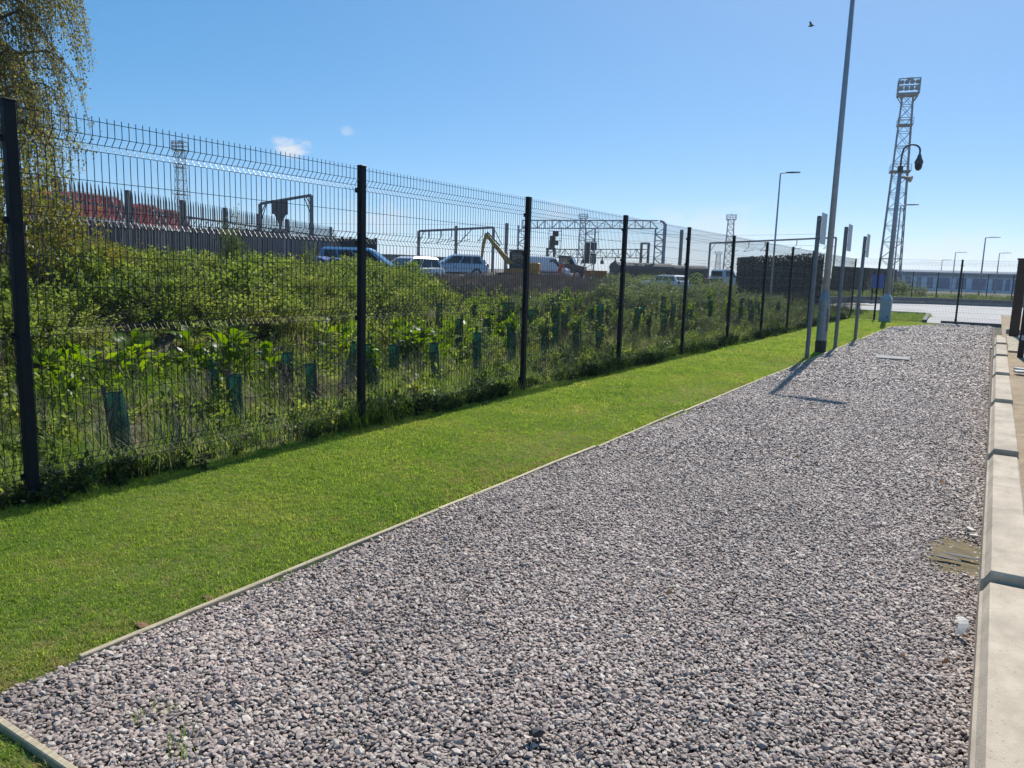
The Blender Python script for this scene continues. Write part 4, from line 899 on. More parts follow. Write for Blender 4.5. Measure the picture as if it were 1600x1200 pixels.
# dark machine with open bonnet beyond the van
M['plant_dark'] = mat('dark_machine_paint', (.030, .032, .036), (.05, .05, .055), 4, .6)
e = empty('works_truck', at(-28.2, 70, .9), R(20), 'dark works truck parked beyond the white van', 'truck')
MB().prism([(-1.6, .5), (1.8, .5), (1.8, 1.1), (1.0, 1.25), (.55, 2.0), (-.5, 2.05), (-.6, 1.2), (-1.6, 1.2)], -.9, .9).build('body', M['plant_dark'], e)
MB().prism([(.98, 1.3), (.62, 1.92), (-.40, 1.95), (-.45, 1.3)], -.93, .93).build('cab_glass', M['glass'], e)
for x in (-1.1, 1.2):
    for sy in (-1, 1): wheel(e, x, sy*.85, .36, .22)
b = MB(); b.beam((2.4, -.6, .1), (2.4, -.6, 2.1), .06); b.beam((2.4, .8, .1), (2.4, .8, 1.3), .06); b.beam((2.4, -.6, 1.3), (2.4, .8, 1.3), .06); b.beam((2.4, -.6, .7), (2.4, .8, .7), .06); b.build('ladder_rack', M['edge'], e)
# orange skip
M['orange'] = mat('orange_skip_paint', (.42, .15, .035), (.30, .10, .03), 3, .6, 0, .1)
e = empty('skip', at(-26.0, 68, .70), R(24), 'orange skip standing on the yard left of the arched wagons', 'skip')
b = MB(); b.loft([[(-.75, -.65, .05), (.75, -.65, .05), (.75, .65, .05), (-.75, .65, .05)], [(-1.0, -.8, .95), (1.0, -.8, .95), (1.0, .8, .95), (-1.0, .8, .95)]]); b.build('body', M['orange'], e)
b = MB()
for sy in (-1, 1): b.beam((-1.02, sy*.82, .95), (1.02, sy*.82, .95), .09)
for sx in (-1, 1): b.beam((sx*1.02, -.82, .95), (sx*1.02, .82, .95), .09)
b.build('rim', M['orange'], e)
for x in (-.6, 0, .6): MB().beam((x*.9, -.69, .05), (x*1.1, -.83, .93), .08).build('rib', M['orange'], e)

# arched roof wagons
M['arch_grey'] = mat('grey_wagon_roof', (.075, .08, .085), (.05, .053, .058), 4, .75, spec=.2); M['arch_dark'] = mat('dark_wagon_side', (.022, .024, .030), (.035, .036, .04), 4, .7)
def arched(c, rz, L_, label, z=.5):
    e = empty('arched_wagon', (c[0], c[1], z), rz, label, 'railway wagon', 'arched roof wagons'); w = 1.35
    MB().box((0, 0, 1.45), (L_, 2*w, 1.1)).build('side_wall', M['arch_dark'], e)
    pr = [(-w-.05, 1.95)]+[(-(w+.05)*math.cos(t), 1.95+.75*math.sin(t)) for t in np.linspace(.15, math.pi-.15, 9)]+[(w+.05, 1.95)]
    MB().prism(pr, -L_/2-.05, L_/2+.05, 'x').build('roof', M['arch_grey'], e)
    MB().box((-L_/2-.03, 0, 1.4), (.05, 2.1, 1.0)).build('end_door', M['arch_grey'], e)
    MB().box((0, 0, .75), (L_-.3, 2.0, .3)).build('underframe', M['chassis'], e)
    for sx in (-1, 1): b = MB(); b.tube([(sx*(L_/2-1.6), -.85, .45), (sx*(L_/2-1.6), .85, .45)], .45, 10); b.build('wheelset', M['chassis'], e)
arched(at(-22.6, 96), R(50), 7.5, 'front arched roof grey and black wagon behind the skip', .15)
arched(at(-19.9, 100), R(35), 6.5, 'rear arched roof wagon running off behind the shrubs', .05)

# truck with chevron board
M['chev_y'] = mat('chevron_yellow', (.78, .78, .09), (.70, .70, .08), 5, .4); M['chev_k'] = mat('chevron_black', (.015, .02, .012), (.02, .025, .018), 5, .5)
e = empty('works_truck', at(-16.75, 75, .32), R(62), 'works truck with yellow and black chevron board and white cab', 'truck')
MB().box((-2.1, 0, .75), (2.4, 1.5, .5), 0, .03).build('flatbed', M['plant_dark'], e)
MB().box((-3.35, 0, 1.0), (.06, 1.62, 1.05)).build('chevron_board', M['chev_k'], e)
b = MB()
for k_ in range(4):
    z0 = .30+k_*.36
    for sy in (-1, 1):
        pts = [(sy*.80, z0-.25), (sy*.80, z0-.07), (0, z0+.55), (0, z0+.37)]
        pts = [(y, min(max(z, .48), 1.52)) for y, z in pts]
        b.add([(-3.385, y, z) for y, z in pts], [(0, 1, 2, 3)])
b.build('chevron_stripe', M['chev_y'], e)
rings = [[(x, -.9*k_, .45), (x, -.9*k_, z1*.6), (x, -.78*k_, z1), (x, .78*k_, z1), (x, .9*k_, z1*.6), (x, .9*k_, .45)] for x, z1, k_ in ((-.85, 1.75, 1), (-.7, 1.86, 1), (.35, 1.86, 1), (.95, 1.15, .98), (1.7, 1.02, .92), (1.85, .7, .85))]
MB().loft(rings).build('cab', M['van_white'], e)
for sy in (-1, 1):
    MB().add([(-.6, sy*.895, 1.13), (.75, sy*.885, 1.13), (.30, sy*.825, 1.72), (-.6, sy*.825, 1.72)], [(0, 1, 2, 3)]).build('side_window', M['glass'], e)
    for x in (-2.3, 1.1): wheel(e, x, sy*.82, .36, .22)
MB().box((-.90, 0, 1.45), (.05, 1.2, .45)).build('rear_window', M['glass'], e)

# excavator
M['yellow'] = mat('faded_machine_yellow', (.44, .27, .06), (.30, .18, .05), 3, .55); M['yellow_o'] = mat('orange_yellow_paint', (.50, .22, .03), (.40, .17, .03), 3, .55); M['cab_dark'] = mat('dark_cab', (.02, .024, .032), (.03, .034, .042), 3, .5)
e = empty('excavator', at(-31.75, 54, .95), R(206), 'yellow excavator with folded arm and dark cab right of the hatchback', 'excavator'); e.scale = (.9, .9, .9)
MB().box((-.1, -.2, 1.35), (1.5, 1.3, 1.5), 0, .08).build('cab', M['cab_dark'], e)
for sy, nm in ((-.86, 'cab_window'), (.46, 'cab_window')): MB().box((-.1, sy, 1.5), (1.15, .03, .85), 0, .01).build(nm, M['glass'], e)
MB().box((.66, -.2, 1.5), (.03, 1.0, .9), 0, .01).build('cab_window', M['glass'], e)
MB().box((-.1, -.2, 2.14), (1.6, 1.4, .10), 0, .03).build('cab_roof', M['cab_dark'], e)
MB().box((-.4, 0, .55), (2.6, 1.9, .42), 0, .05).build('deck', M['yellow_o'], e)
MB().box((-1.35, .1, .95), (.8, 1.7, .6), 0, .08).build('counterweight', M['yellow_o'], e)
for sy in (-1, 1): MB().prism([(-1.35, .0), (1.35, 0), (1.6, .2), (1.35, .42), (-1.35, .42), (-1.6, .2)], sy*.95-.2, sy*.95+.2).build('track', M['tyre'], e)
b = MB(); b.tube([(.5, .55, 1.1), (1.1, .5, 1.75), (1.9, .4, 2.6), (2.55, .3, 3.35)], [.20, .24, .19, .15], 4); b.build('boom', M['yellow'], e)
b = MB(); b.tube([(2.5, .28, 3.40), (2.75, .26, 2.4), (2.85, .25, 1.3)], [.18, .15, .12], 4); b.build('dipper', M['yellow'], e)
b = MB(); b.prism([(2.6, 1.35), (3.0, 1.3), (3.1, .7), (2.8, .35), (2.35, .6)], 0, .5); b.build('bucket', M['chassis'], e)
M['ram'] = mat('green_hose_cover', (.03, .10, .07), (.04, .13, .09), 6, .5)
b = MB(); b.tube([(.85, .22, 1.15), (1.55, .30, 2.1)], .08, 6); b.tube([(1.4, .42, 2.45), (2.45, .3, 3.5)], .06, 6); b.build('hydraulic_ram', M['ram'], e)

# low grey platform behind the cars
M['plat'] = mat('grey_platform', (.20, .19, .18), (.14, .135, .13), 2, .85)
b = MB(); p, q = at(-41.5, 80), at(-35.3, 96); b.beam((p.x, p.y, 1.9), (q.x, q.y, 1.9), 2.5, 1.3); b.beam((p.x, p.y, 2.62), (q.x, q.y, 2.62), 3.0, .16); tag(b.build('loading_platform', M['plat']), 'long low grey loading platform behind the parked cars', 'platform')

# ------------------------------------------------------------------ person in orange
def person(loc, rz, label):
    e = empty('person', loc, rz, label, 'person')
    J = {'pel': (0, 0, .86), 'ch': (.16, 0, 1.16), 'sh': (.27, 0, 1.28), 'nk': (.36, 0, 1.33), 'hd': (.45, 0, 1.37), 'hd2': (.50, 0, 1.42),
         'hl': (-.02, .11, .82), 'kl': (.10, .13, .45), 'al': (-.02, .13, .08), 'fl': (.14, .14, .04), 'hr': (-.02, -.11, .82), 'kr': (.06, -.14, .45), 'ar': (-.10, -.14, .08), 'fr': (.06, -.15, .04),
         'sl': (.26, .19, 1.26), 'el': (.33, .24, .98), 'wl': (.48, .16, .80), 'sr': (.26, -.19, 1.26), 'er': (.36, -.24, .99), 'wr': (.50, -.14, .82)}
    K = list(J); E_ = [('pel', 'ch'), ('ch', 'sh'), ('sh', 'nk'), ('nk', 'hd'), ('hd', 'hd2'), ('pel', 'hl'), ('hl', 'kl'), ('kl', 'al'), ('al', 'fl'), ('pel', 'hr'), ('hr', 'kr'), ('kr', 'ar'), ('ar', 'fr'), ('sh', 'sl'), ('sl', 'el'), ('el', 'wl'), ('sh', 'sr'), ('sr', 'er'), ('er', 'wr')]
    rad = dict(pel=.15, ch=.15, sh=.13, nk=.06, hd=.10, hd2=.09, hl=.10, kl=.075, al=.055, fl=.05, hr=.10, kr=.075, ar=.055, fr=.05, sl=.075, el=.055, wl=.045, sr=.075, er=.055, wr=.045)
    me = bpy.data.meshes.new('body'); me.from_pydata([J[k_] for k_ in K], [(K.index(a), K.index(b_)) for a, b_ in E_], [])
    o = link('body', me, e); sk = o.modifiers.new('skin', 'SKIN'); sv = me.skin_vertices[0].data
    for i, k_ in enumerate(K): sv[i].radius = (rad[k_], rad[k_]); sv[i].use_root = (k_ == 'pel')
    o.modifiers.new('sub', 'SUBSURF').levels = 1; o.modifiers['sub'].render_levels = 1; me.materials.append(M['hivis'])
    MB().lathe((.50, 0, 1.43), [(.125, -.02), (.12, .04), (.07, .11), (0, .125)], 10).build('helmet', M['white_plate'], e)
    MB().box((.20, 0, 1.08), (.33, .34, .03)).build('reflective_band', M['white_plate'], e)
M['hivis'] = mat('orange_hi_vis_cloth', (.62, .10, .035), (.52, .08, .03), 8, .8)
person(at(-28.65, 64, .72), R(-20), 'person in orange hi-vis clothing stooping beside the white van')

# ------------------------------------------------------------------ dark screened enclosure
M['screen'] = mat('dark_screen_mesh', (.009, .013, .018), (.016, .021, .027), 3, .8)
M['ivy'] = leafmat('artificial_ivy', [(.010, .016, .014), (.018, .026, .022), (.03, .04, .032)], .25, .45, pscale=1.5)
def screen(pts, h, label, leafy):
    o = Vector((*pts[0], 0)); e = empty('screened_enclosure', o, 0, label, 'screen fence', 'dark screened enclosures')
    pm_ = MB(); pm_.box((0, 0, h/2), (.07, .07, h)); pm_ = pm_.mesh('post', M['black_steel']); rs = np.random.RandomState(77)
    for a, b_ in zip(pts[:-1], pts[1:]):
        A, B = Vector((*a, 0))-o, Vector((*b_, 0))-o; L_ = (B-A).length; n_ = max(1, round(L_/2.6)); d = (B-A)/n_
        for i in range(n_):
            link('post', pm_, e, A+d*i); p = A+d*(i+.01); q = A+d*(i+.99); t = MB(); top = h-.42 if leafy else h-.05
            t.beam((p.x, p.y, top/2+.05), (q.x, q.y, top/2+.05), .03, top); t.build('screen_panel', M['screen'], e)
            if leafy:
                k_ = 900; u = rs.rand(k_, 1); P = np.array(p)[None]*(1-u)+np.array(q)[None]*u; zz = np.where(rs.rand(k_) < .55, rs.uniform(h-.55, h+.05, k_), rs.uniform(.2, h-.3, k_)); P = P+rs.normal(0, .05, (k_, 3)); P[:, 2] = zz
                V, F = leaf_quads(P, rand_dir(k_, rs), rs.uniform(.08, .17, k_), rs, .8); lf = link('ivy_leaves', rawmesh('ivy_leaves', V, F, M['ivy']), e); stuff(lf)
        link('post', pm_, e, B)
screen([(-17.2, 60.6), (-14.9, 56.5), (-8.25, 45.9)], 2.95, 'dark screened enclosure with leafy openwork top left of the sign posts', True)
screen([(-13.3, 79), (-10.75, 84.5), (-9.0, 92)], 2.85, 'second dark screened enclosure seen between the sign posts', False)

# blue sign board across the road
M['blue_sign'] = mat('blue_sign_face', (.018, .085, .30), (.015, .07, .26), 3, .4)
e = empty('sign_board', at(-6.65, 60), R(0), 'blue sign board on two dark posts across the road', 'sign')
for x in (-.30, .42): MB().box((x, .06, 1.1), (.09, .09, 2.2)).build('post', M['black_steel'], e)
MB().box((0, 0, 1.55), (.80, .05, .95), 0, .01).build('sign_plate', M['blue_sign'], e)

# ------------------------------------------------------------------ long white building
M['bwall'] = mat('pale_blue_cladding', (.74, .80, .90), (.62, .70, .82), .4, .6); M['broof'] = mat('white_roof_sheet', (.26, .29, .33), (.22, .25, .29), .4, .95, spec=0.0); M['bdark'] = mat('dark_blue_glazing', (.09, .16, .30), (.13, .21, .36), .5, .4)
e = empty('warehouse', (-7.9, 172, -.1), R(0), 'long low pale building with dark blue windows beyond the road', 'building')
MB().box((0, 6, 1.5), (29, 12, 3.0)).build('wall', M['bwall'], e)
MB().prism([(-.25, 3.0), (12.3, 3.0), (12.3, 3.7), (6, 4.15), (-.25, 3.72)], -14.8, 14.8, 'x').build('roof', M['broof'], e)
rb = random.Random(2); x = -14.2
while x < 13.6:
    w = rb.choice((.8, 1.1, 1.7, 2.3)); f = MB(); f.box((x+w/2, -.05, 1.65), (w, .14, 2.1)); f.build('window', M['bdark'], e); x += w+rb.choice((.35, .6, 1.0))
tl = [bush_mesh('far_crown', 460+i, M['willow'], 500, 2.2, 3.4, .45, 10) for i in range(3)]
rs = np.random.RandomState(50); n = 26; P = np.column_stack([rs.uniform(-34, -13, n), rs.uniform(130, 165, n), np.full(n, -.8)])
scatter('far_shrubbery', P, np.column_stack([np.zeros((n, 2)), rs.uniform(0, 6, n)]), np.repeat(rs.uniform(.45, .95, n)[:, None], 3, 1), tl, 10)

# ------------------------------------------------------------------ brown steel posts at the right edge
e = empty('steel_post', (.50, 20.6, .38), R(4), 'weathered brown steel post at the far end of the kerb', 'post')
b = MB(); b.box((0, -.10, .72), (.17, .03, 2.1)); b.build('flange', M['brown_steel'], e); b = MB(); b.box((0, .10, .72), (.17, .03, 2.1)); b.build('flange', M['brown_steel'], e); b = MB(); b.box((0, 0, .72), (.03, .168, 2.1)); b.build('web', M['brown_steel'], e)
b = MB(); b.box((0, 0, 1.785), (.21, .27, .03)); b.build('cap_plate', M['brown_steel'], e)
e = empty('steel_gate', (.475, 15.7, .34), R(0), 'dark brown steel gate leaf with pale squares in place of open holes at the right edge', 'gate')
b = MB(); b.box((.04, 0, .80), (.09, .10, 1.72)); b.build('stile', M['brown_dark'], e)
for i in range(6): b = MB(); b.box((.72, .01, .10+i*.285), (1.24, .05, .265), 0, .008); b.build('board', M['brown_dark'], e)
for z in (1.38, .86, .36): b = MB(); b.box((.05, -.058, z), (.055, .012, .085)); b.build('plate', M['white_plate'], e)  # pale plates stand in for the bright background seen through square holes
b = MB(); b.box((.50, 21.3, .42), (.28, .34, .30), 0, .015); tag(b.build('concrete_pad', M['conc']), 'small grey concrete block at the foot of the brown post', 'concrete block')
rb = random.Random(12)
for i in range(13):
    b = MB(); y = 16.6+i*.27; x = .33+.003*y; b.box((x+.34, y, rz_(y)+.012), (.74, .252, .05), rb.uniform(-.05, .05), .008); tag(b.build('timber_plank', M['board']), 'pale timber plank laid on the sandy strip right of the kerb', 'plank', 'timber planks on the sandy strip')
for i, (x, y, a) in enumerate(((.45, 13.0, .2), (.49, 13.35, 1.1))):
    b = MB(); b.box((x, y, rz_(y)+.05), (.13, .20, .03), a, .006); tag(b.build('litter', M['paper']), ('white litter scrap nearer the camera on the sandy strip', 'white litter scrap farther along on the sandy strip')[i], 'litter')

# ------------------------------------------------------------------ small things on the gravel
b = MB(); b.box((-1.60, 17.3, .028), (.62, .62, .04), R(5), .006); tag(b.build('drain_cover', M['conc']), 'pale square drain cover set in the gravel right of the sign posts', 'drain cover')
b = MB(); b.box((-1.05, 33.2, .03), (.95, .55, .045), 0, .006); tag(b.build('concrete_slab', M['conc']), 'flat concrete slab at the foot of the cross fence post', 'slab')
r_ = random.Random(3); b = MB(); rg = []
for t in np.linspace(0, 1, 6):
    w = .017+.003*math.sin(t*5); z = .05+.035*t+.02*math.sin(t*3.1); rg.append([(.035+.012*math.sin(t*4)-w, 3.74+.10*t, z), (.035+.012*math.sin(t*4)+w, 3.74+.10*t, z+.012), (.035+.012*math.sin(t*4)+w, 3.74+.10*t+.002, z+.014), (.035+.012*math.sin(t*4)-w, 3.74+.10*t+.002, z+.002)])
tag(b.loft(rg).build('paper_tag', M['paper']), 'curled white card tag leaning against the near kerb block', 'litter')
b = MB(); b.box((.04, 5.47, .05), (.028, .07, .012), .6, .002); tag(b.build('paper_scrap', M['paper']), 'small white scrap beside the kerb above the silty patch', 'litter')
b = MB(); b.box((.06, 5.36, .045), (.045, .03, .012), .2, .002); tag(b.build('paper_scrap', M['paper']), 'tiny folded white scrap touching the kerb near the silty patch', 'litter')
o = link('dark_stone', stone_mesh(91, M['slate'], .7), None, (-1.14, 2.06, .045)); o.scale = (.055, .042, .06); o.rotation_euler = (.6, .3, 1); tag(o, 'dark upright stone lying on the gravel at the bottom of the photo', 'stone')
b = MB(); vs = [(-.02, 5.03, .017)]; fs = []; r_ = random.Random(5)
for i in range(22):
    a = i*2*math.pi/22; k_ = r_.uniform(.85, 1.25); vs.append((-.02+.17*k_*math.cos(a), 5.03+.40*k_*math.sin(a), .007))
for i in range(22): fs.append((0, 1+i, 1+(i+1) % 22))
struct(b.add(vs, fs).build('silty_ground', M['mud'], smooth=True))
for i, (y, s_) in enumerate(((4.93, 1.0), (4.85, .7))):
    o = link('slate_chip', stone_mesh(95+i, M['slate'], .25), None, (.0-.06*i, y, .035)); o.scale = (.20*s_, .05, .05); tag(o, ('longer thin dark slate on the silty patch', 'shorter thin dark slate on the silty patch')[i], 'slate')
M['clay'] = mat('clay_clod', (.22, .12, .06), (.15, .085, .045), 9, .95)
for i, (x, y) in enumerate(((-2.94, 1.78), (-2.96, 2.12))):
    o = link('clay_clod', stone_mesh(70+i, M['clay'], .4), None, (x, y, .018)); o.scale = (.085-.02*i, .05, .045); tag(o, ('larger brown clod on the lawn beside the edging', 'smaller brown clod nearer the edging corner')[i] if i == 1 else 'nearest brown clod on the lawn beside the edging', 'clod')
# weeds in the gravel
for i, (x, y, s_) in enumerate(((-2.05, 1.36, .55), (-2.28, 1.42, .35))):
    V, F = blades(600+i, 30, .10*s_*1.6, .004, .07, .9); o = link('grass_tuft', rawmesh('grass_tuft', V, F, M['rough']), None, (x, y, .02)); tag(o, ('larger grass tuft growing through the gravel near the corner', 'smaller grass tuft growing through the gravel near the corner')[i], 'grass tuft')

# dead leaves and twig ends blown onto the gravel
M['dead_leaf'] = leafmat('dead_leaf', [(.16, .09, .04), (.25, .16, .08), (.32, .25, .14)], .3, .7, pscale=2)
rs2 = np.random.RandomState(90); n_ = 150; P = np.column_stack([EX+.05+2.85*rs2.rand(n_)**1.4, rs2.uniform(1.3, 20, n_), np.full(n_, .032)])
V, F = leaf_quads(np.zeros((1, 3)), np.array([[1., 0, .1]]), np.array([.045]), rs2, .6, .3); tw_ = MB(); tw_.tube([(-.05, 0, 0), (0, .006, .004), (.05, -.004, 0)], .0022, 4)
scatter('leaf_litter', P, np.column_stack([rs2.normal(0, .3, (n_, 2)), rs2.uniform(0, 6.28, n_)]), np.repeat(rs2.uniform(.6, 1.3, (n_, 1)), 3, 1), [rawmesh('dead_leaf', V, F, M['dead_leaf']), tw_.mesh('twig_end', M['dead_stem'])], 12)

# bird
b = MB(); c = Vector((-12.75, 58.6, 19.1)); b.tube([c+Vector((-.22, 0, 0)), c, c+Vector((.2, 0, .02))], [.02, .08, .03], 6)
e_ = b.build('bird', M['signal']); tag(e_, 'small dark bird flying high in the clear sky', 'bird')
b = MB()
for sgn in (-1, 1): b.hexa([c+Vector(p) for p in ((-.08, 0, 0), (.10, 0, 0), (.05, sgn*.42, .16), (-.06, sgn*.42, .16), (-.08, 0, .02), (.10, 0, .02), (.05, sgn*.42, .175), (-.06, sgn*.42, .175))])
b.build('wing', M['signal'], e_)

# ------------------------------------------------------------------ tree guards with saplings
def guard_mat():
    Mt = mat('green_guard_mesh', (.008, .052, .040), (.005, .030, .024), 9, .45, 0, .1, rand=.3)
    N = Mt.node_tree.nodes; L = Mt.node_tree.links; b = N['Principled BSDF']; tr = N.new('ShaderNodeBsdfTranslucent'); tr.inputs[0].default_value = (.008, .095, .070, 1)
    mx = N.new('ShaderNodeMixShader'); mx.inputs[0].default_value = .36; L.new(b.outputs[0], mx.inputs[1]); L.new(tr.outputs[0], mx.inputs[2])
    # fine open net: part of the view goes straight through, more where the net is thin
    tp = N.new('ShaderNodeBsdfTransparent'); nn = N.new('ShaderNodeTexNoise'); nn.inputs['Scale'].default_value = 14; nn.inputs['Detail'].default_value = 4; tcn = N.new('ShaderNodeTexCoord'); L.new(tcn.outputs['Object'], nn.inputs['Vector'])
    mrn = N.new('ShaderNodeMapRange'); mrn.inputs[1].default_value = .35; mrn.inputs[2].default_value = .75; mrn.inputs[3].default_value = .08; mrn.inputs[4].default_value = .5; L.new(nn.outputs['Fac'], mrn.inputs[0])
    m3 = N.new('ShaderNodeMixShader'); L.new(mrn.outputs[0], m3.inputs[0]); L.new(mx.outputs[0], m3.inputs[1]); L.new(tp.outputs[0], m3.inputs[2]); L.new(m3.outputs[0], N['Material Output'].inputs[0]); return Mt
M['guard'] = guard_mat()
def guard_mesh(seed):
    r_ = random.Random(seed); b = MB(); n_ = 14; rings = []
    for j in range(9):
        z = .60*j/8; q = .070*(1+.05*r_.uniform(-1, 1)); dent = r_.uniform(0, 6.28)
        rings.append([(math.cos(2*math.pi*i/n_)*q*(1-.12*max(0, math.cos(2*math.pi*i/n_-dent))), math.sin(2*math.pi*i/n_)*q*(1+.08*r_.uniform(-1, 1)), z) for i in range(n_)])
    b.loft(rings, cap=False)
    return b.mesh('guard_tube', M['guard'], True)
def rim_mesh():
    b = MB(); b.tube([(math.cos(t)*.073, math.sin(t)*.073, .60) for t in np.linspace(0, 2*math.pi, 15)], .006, 4); return b.mesh('rim', M['guard'])
def stake_mesh():
    b = MB(); b.box((.088, 0, .31), (.022, .022, .74)); return b.mesh('stake', M['twig'])
gm = [guard_mesh(i) for i in range(5)]; rim_ = rim_mesh(); stk = stake_mesh()
sap = [bush_mesh('sapling_leaves', 700+i, M['dock' if i % 2 else 'bramble'], 210, .19, .48, .055, 6) for i in range(5)]
GP = [(-6.12, 3.63, .85, .22, 'bright green tree guard leaning left, nearest the first fence post'), (-7.22, 5.34, .95, .05, 'dark tree guard behind the upright one left of the second fence post'), (-6.33, 4.92, .95, -.03, 'upright dark green tree guard with a wide open rim'),
      (-7.31, 6.48, .95, .02, 'tall green tree guard among bright dock leaves'), (-6.44, 6.05, 1.0, .03, 'dark tree guard in the grass in front of the tall green one'), (-7.3, 7.46, 1.1, -.25, 'bent tree guard just left of the second fence post'),
      (-6.55, 7.2, 1.2, .12, 'dark tree guard just right of the second fence post'), (-7.34, 8.47, 1.0, 0, 'narrow dark tree guard in long dead grass'), (-6.77, 8.76, 1.1, .06, 'squat ragged tree guard among fallen dry stems'),
      (-6.34, 9.19, 1.3, .03, 'teal tree guard standing in front of another, mid panel'), (-8.3, 11.4, 1.2, 0, 'tree guard showing above the teal one'), (-6.61, 10.59, 1.2, .08, 'pale teal tree guard just left of the third fence post'),
      (-7.6, 11.2, 1.0, -.05, 'slim dark tree guard left of the pale teal one'), (-6.63, 11.73, 1.1, 0, 'dark tree guard just right of the third fence post'), (-6.47, 12.61, 1.2, .05, 'black looking tree guard near the weeds, right of the third post'),
      (-6.39, 13.49, 1.0, .1, 'leaning tree guard beside the weeds midway to the fourth post'), (-7.97, 16.32, 1.3, .07, 'tree guard with yellow leaves left of the fourth fence post')]
rs = random.Random(17)
FARG = [(-9.6, 14.8), (-10.4, 16.6), (-11.2, 18.6), (-9.0, 15.4), (-10.0, 18.3), (-11.46, 20.5), (-11.8, 22.3), (-8.4, 14.2), (-9.2, 17.4), (-7.42, 18.36), (-6.77, 17.81), (-7.0, 20.48), (-6.75, 21.5), (-8.1, 19.6), (-7.36, 25.2), (-6.6, 24.0), (-8.6, 22.4), (-9.4, 25.5), (-10.37, 29.0), (-7.6, 28.0), (-6.9, 27.2), (-8.6, 27.0), (-9.9, 12.9), (-8.9, 13.3), (-7.5, 13.6), (-7.2, 15.2), (-8.0, 15.0), (-10.9, 15.6), (-7.0, 16.6), (-9.9, 20.6), (-8.9, 20.9), (-7.9, 22.8), (-6.7, 23.0), (-9.2, 24.0), (-7.0, 30.5), (-8.0, 30.2), (-8.2, 12.2), (-9.1, 14.3), (-7.7, 17.4), (-8.6, 18.6), (-7.2, 19.6), (-6.6, 19.2), (-8.0, 21.2), (-6.6, 25.4)]
def guard(i, x, y, s_, lean, label, group):
    e = empty('tree_guard', (x, y, gz(x, y)-.02), rs.uniform(0, 6.28), label, 'tree guard', group); q_ = rs.uniform(.8, 1.05)*(1 if i < 20 else 1.12); e.scale = (q_, q_, s_*rs.uniform(.85, 1.1)); e.rotation_euler = (rs.uniform(-.04, .04), -lean, rs.uniform(-.3, .3))
    t = link('guard_tube', gm[i % 5], e); link('rim', rim_, e); link('stake', stk, e, rz=rs.uniform(0, 6.28))
    z_ = rs.uniform(0, 6.28)
    if i not in (0, 2, 4, 7, 8, 9): l = link('sapling_leaves', sap[(i*3) % 5], e, (0, 0, .30 if i % 3 else .16), z_); l.scale = (.8, .8, .85); stuff(l)
for i, g_ in enumerate(GP): guard(i, *g_, 'green tree guards along the fence')
for i, (x, y) in enumerate(FARG): guard(i+20, x, y, rs.uniform(1.2, 1.6), rs.uniform(-.08, .08), 'small distant green tree guard among the scrub behind the mesh fence', 'distant tree guards')

# ------------------------------------------------------------------ docks, bushes, birch
def dock_mesh(seed, n=44, h=.50, leaf=.21):
    rs = np.random.RandomState(seed); P = np.column_stack([rs.normal(0, .14, n), rs.normal(0, .14, n), rs.uniform(.02, h, n)]); D = rand_dir(n, rs, .9); D[:, :2] += P[:, :2]*2.5
    V, F = leaf_quads(P, D, leaf*rs.uniform(.5, 1.2, n), rs, .36, .35, .22); return rawmesh('leaves', V, F, M['dock'])
dk = [dock_mesh(800+i) for i in range(6)]
dn = [bush_mesh('leaves', 820+i, M['dock'], 420, .30, .62, .085, 8, .5) for i in range(4)]
rs = random.Random(23)
DK = []
for i in range(64):
    y = rs.uniform(1.5, 17); x = rs.uniform(-9.1, -7.75)-(.02*y); DK.append((x, y))
for i in range(26): DK.append((rs.uniform(-13, -8.6)-.1*i*.3, rs.uniform(15, 30)))
def dock_leaf(seed):
    r_ = random.Random(seed); v = []; f = []; n_ = 5; prof = (.012, .045, .060, .045, .004)
    for i in range(n_+1):
        t = i/n_; w = (.006,)+prof; zz = .05*math.sin(t*2.6)-.07*t*t
        for sgn, lift in ((-1, .018), (0, 0), (1, .018)): v.append((t*.24, sgn*w[i], zz+lift*abs(sgn)*(w[i]/.06)+r_.uniform(-.002, .002)))
    for i in range(n_):
        for j in (0, 1): a = i*3+j; f.append((a, a+1, a+4, a+3))
    return rawmesh('leaf', v, f, M['dock'], True)
dl = [dock_leaf(i) for i in range(4)]
rank = sorted([i for i in range(64) if i % 3 == 0], key=lambda i: math.hypot(*DK[i])); leafy = set(rank[:11])
for i in leafy:
    x, y = DK[i]; e = empty('dock_plant', (x, y, gz(x, y)-.02), rs.uniform(0, 6), 'bright green dock plant with large separate leaves at the foot of the bank', 'plant', 'large leaved dock plants')
    for k_ in range(26):
        a = k_*2.4+rs.uniform(-.3, .3); z = rs.uniform(.03, .48); r_ = rs.uniform(.02, .16); o = link('leaf', dl[k_ % 4], e, (r_*math.cos(a), r_*math.sin(a), z)); q = rs.uniform(.6, 1.35); o.scale = (q, q, q); o.rotation_euler = (rs.uniform(-.5, .5), -rs.uniform(.35, 1.25), a)
    b = MB()
    for k_ in range(3): a = k_*2.1; b.tube([(0, 0, 0), (.04*math.cos(a), .04*math.sin(a), .3), (.09*math.cos(a), .09*math.sin(a), .55)], [.008, .006, .003], 4)
    b.build('stem', M['dock'], e)
for i, (x, y) in enumerate(DK):
    if i in leafy: continue
    near = i < 64; me = dk[i % 6] if (i % 3 and near) else dn[i % 4]
    o = link('dock_plant' if me in dk else 'nettle_clump', me, None, (x, y, gz(x, y)-.02), rs.uniform(0, 6.28)); s_ = rs.uniform(.65, 1.15); o.scale = (s_, s_, s_*rs.uniform(.8, 1.15))
    if me in dk: tag(o, 'bright green broad leaved dock plant growing behind the mesh fence', 'plant', 'dock plants behind the fence')
    else: tag(o, 'leafy green nettle clump growing behind the mesh fence', 'plant', 'nettle clumps behind the fence')

